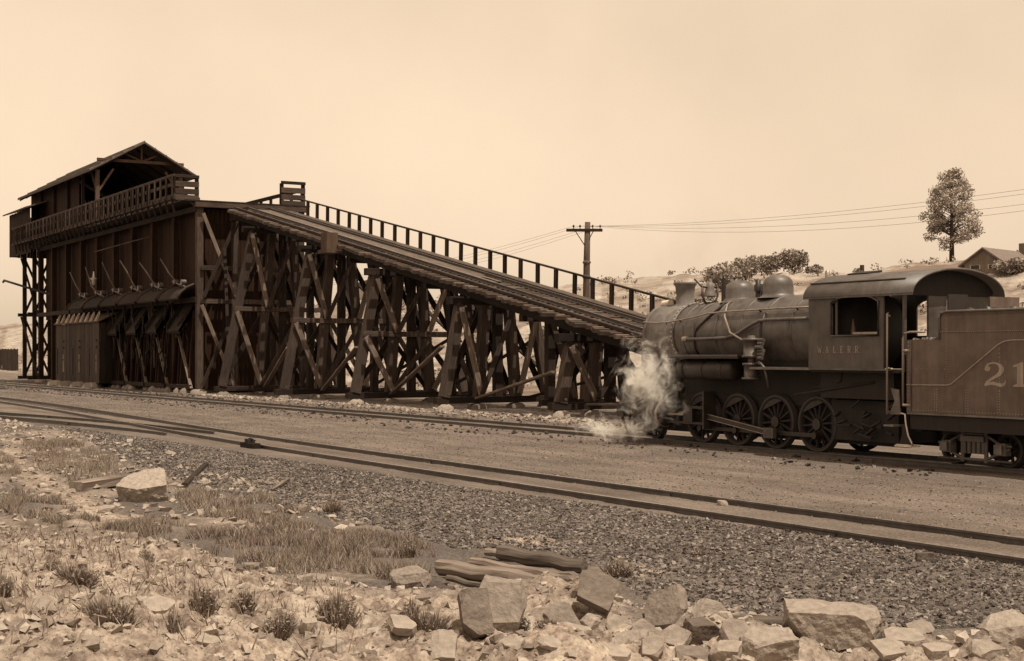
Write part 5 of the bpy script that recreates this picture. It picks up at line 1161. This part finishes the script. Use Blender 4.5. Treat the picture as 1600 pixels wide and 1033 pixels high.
# ------------------------------------------------------------------ loose stones: cinders, rubble, gravel
OCT = np.array([(1, 0, 0), (-1, 0, 0), (0, 1, 0), (0, -1, 0), (0, 0, 1), (0, 0, -1)], float)
CUB = np.array([(x, y, z) for z in (-.75, .75) for y in (-.75, .75) for x in (-.75, .75)], float)
CTR = np.array([(0, 2, 3), (0, 3, 1), (4, 5, 7), (4, 7, 6), (0, 1, 5), (0, 5, 4), (2, 6, 7), (2, 7, 3), (0, 4, 6), (0, 6, 2), (1, 3, 7), (1, 7, 5)])
OT = np.array([(0, 2, 4), (2, 1, 4), (1, 3, 4), (3, 0, 4), (2, 0, 5), (1, 2, 5), (3, 1, 5), (0, 3, 5)])
def stones(name, xy, smin, smax, m_, label, cat, tone_pow=1.0, power=3.0, flat=.7, cube=False):
    OC, TR = (CUB, CTR) if cube else (OCT, OT); kv = len(OC)
    n = len(xy); s = smin + (smax - smin) * NR.random(n) ** power
    q = NR.normal(size=(n, 4)); q /= np.linalg.norm(q, axis=1)[:, None]; w_, x, y, z = q.T
    rot = np.stack([np.stack([1 - 2 * (y * y + z * z), 2 * (x * y - z * w_), 2 * (x * z + y * w_)], -1), np.stack([2 * (x * y + z * w_), 1 - 2 * (x * x + z * z), 2 * (y * z - x * w_)], -1), np.stack([2 * (x * z - y * w_), 2 * (y * z + x * w_), 1 - 2 * (x * x + y * y)], -1)], 1)
    sc = NR.uniform(.55, 1.25, (n, 1, 3)); base = (OC[None] + NR.normal(size=(n, kv, 3)) * .30) * sc
    v = np.einsum('nij,nkj->nki', rot, base); v[:, :, 2] *= flat; v *= s[:, None, None]
    zz = height(xy[:, 0], xy[:, 1]) + s * .22
    v += np.stack([xy[:, 0], xy[:, 1], zz], -1)[:, None]
    tri = (TR[None] + np.arange(n)[:, None, None] * kv).reshape(-1, 3)
    me = np_mesh(name, v.reshape(-1, 3), tri, np.repeat(NR.random(n) ** tone_pow, kv), m_)
    o = bpy.data.objects.new(name, me); COL.objects.link(o); return tag(o, label, cat, None, 'stuff')
cp = ground_poly([(90, 665), (300, 695), (700, 758), (1200, 826), (1640, 888), (1640, 1000), (1260, 985), (1050, 960), (930, 885), (700, 855), (560, 815), (420, 790), (260, 745), (140, 690)])
stones('cinders', scatter_in([(cp, 90000)], 0, NR), .005, .030, M['cinder'], 'dark cinders and small stones between bank and nearest track', 'cinders', 1.8, 2.6, .8, True)
rb = ground_poly([(-40, 815), (200, 838), (360, 875), (600, 925), (900, 915), (1050, 965), (1260, 990), (1640, 990), (1640, 1060), (-40, 1060)])
stones('rubble', scatter_in([(rb, 15000)], 0, NR), .005, .055, M['rubble'], 'pale broken rubble covering the spoil bank', 'rubble', .8, 9.0, .7, True)
yg_ = ground_poly([(0, 612), (400, 640), (900, 690), (1640, 760), (1640, 860), (1000, 770), (600, 715), (0, 622)])
stones('gravel', scatter_in([(yg_, 50000)], 0, NR), .005, .028, M['cinder'], 'fine gravel spread between the two railway tracks', 'gravel', .9, 3.0)
lp = ground_poly([(0, 655), (200, 690), (420, 770), (640, 830), (420, 830), (0, 830)])
stones('scattered_stones', scatter_in([(lp, 2600)], 0, NR), .012, .09, M['rubble'], 'scattered pale stones in the grass behind the bank', 'stones', .7, 4.0, .7, True)
tp_ = [(-88, 29.2), (-40, 29.2), (-40, 31.2), (-88, 31.2)]
stones('yard_debris', scatter_in([(tp_, 2500)], 0, NR), .02, .12, M['rubble'], 'loose stone along the feet of the trestle', 'debris', .9, 3.0, .7, True)

stones('spilled_coal', scatter_in([([(-145, 26.9), (-145, 29.4), (-40, 29.8), (-40, 27.0)], 2500), ([(-120, 22.6), (-120, 24.5), (-22, 24.4), (-22, 23.0)], 2600)], 0, NR), .01, .07, M['coal'], 'spilled coal lumps strewn along the locomotive track', 'coal', 1.0, 4.0, .8, True)
# ------------------------------------------------------------------ steam
def steam(name, ctr, rad, dens, label, seed, scale=2.4):
    m_ = bpy.data.materials.new(name); m_.use_nodes = True; t = m_.node_tree; t.nodes.clear()
    out = t.nodes.new('ShaderNodeOutputMaterial'); vol = t.nodes.new('ShaderNodeVolumePrincipled')
    vol.inputs['Color'].default_value = (1, .97, .92, 1); vol.inputs['Anisotropy'].default_value = .2
    tc = node(t, 'TexCoord'); nz = node(t, 'TexNoise', i_Scale=scale, i_Detail=7.0, i_Roughness=.68, i_Distortion=.9); mp = node(t, 'Mapping'); mp.inputs['Location'].default_value = (seed, seed * 2, 0)
    t.links.new(tc.outputs['Object'], mp.inputs[0]); t.links.new(mp.outputs[0], nz.inputs['Vector'])
    ln = node(t, 'VectorMath', operation='DIVIDE'); ln.inputs[1].default_value = rad; t.links.new(tc.outputs['Object'], ln.inputs[0])
    le = node(t, 'VectorMath', operation='LENGTH'); t.links.new(ln.outputs[0], le.inputs[0])
    a1 = node(t, 'Math', operation='MULTIPLY_ADD'); a1.inputs[1].default_value = -.62; a1.inputs[2].default_value = -.13; t.links.new(le.outputs['Value'], a1.inputs[0])
    a2 = node(t, 'Math', operation='ADD'); a3 = node(t, 'Math', operation='MULTIPLY_ADD'); a3.inputs[1].default_value = 2.3; a3.inputs[2].default_value = -.72; t.links.new(nz.outputs[0], a3.inputs[0]); t.links.new(a1.outputs[0], a2.inputs[0]); t.links.new(a3.outputs[0], a2.inputs[1])
    mu = node(t, 'MapRange'); mu.inputs[1].default_value = 0.0; mu.inputs[2].default_value = .6; t.links.new(a2.outputs[0], mu.inputs[0])
    m2 = node(t, 'Math', operation='MULTIPLY'); m2.inputs[1].default_value = dens; t.links.new(mu.outputs[0], m2.inputs[0]); t.links.new(m2.outputs[0], vol.inputs['Density'])
    t.links.new(vol.outputs[0], out.inputs['Volume'])
    mb = MB(); mb.lathe(ctr, (0, 0, 1), [(rad[2] * math.sin(a), max(.001, rad[0] * math.cos(a))) for a in [(-90 + 15 * k) * math.pi / 180 for k in range(13)]], 20)
    mb.v = [(v[0], ctr[1] + (v[1] - ctr[1]) * rad[1] / rad[0], v[2]) for v in mb.v]
    o = mb.build(name, m_, None, ctr); tag(o, label, 'steam'); return o
steam('steam_cloud', V(33.1, 24.0, 1.70), (1.75, .8, 1.7), 9.0, 'white steam rising from the locomotive cylinder beside the smokebox', 3.0)
steam('steam_cloud', V(34.6, 23.75, .40), (2.5, .65, .48), 8.0, 'low jet of white steam blowing forward along the rail', 9.0)

# coal smoke drifting off behind the ramp
steam('coal_smoke', Vector((-57.5, 44.0, 7.6)), (9.0, 6.0, 3.6), .065, 'faint grey smoke drifting in the sky between telegraph pole and smokestack', 4.0, .28)
smk = bpy.data.objects['coal_smoke'].active_material.node_tree.nodes
for n_ in smk:
    if n_.type == 'PRINCIPLED_VOLUME': n_.inputs['Color'].default_value = (.55, .48, .40, 1)
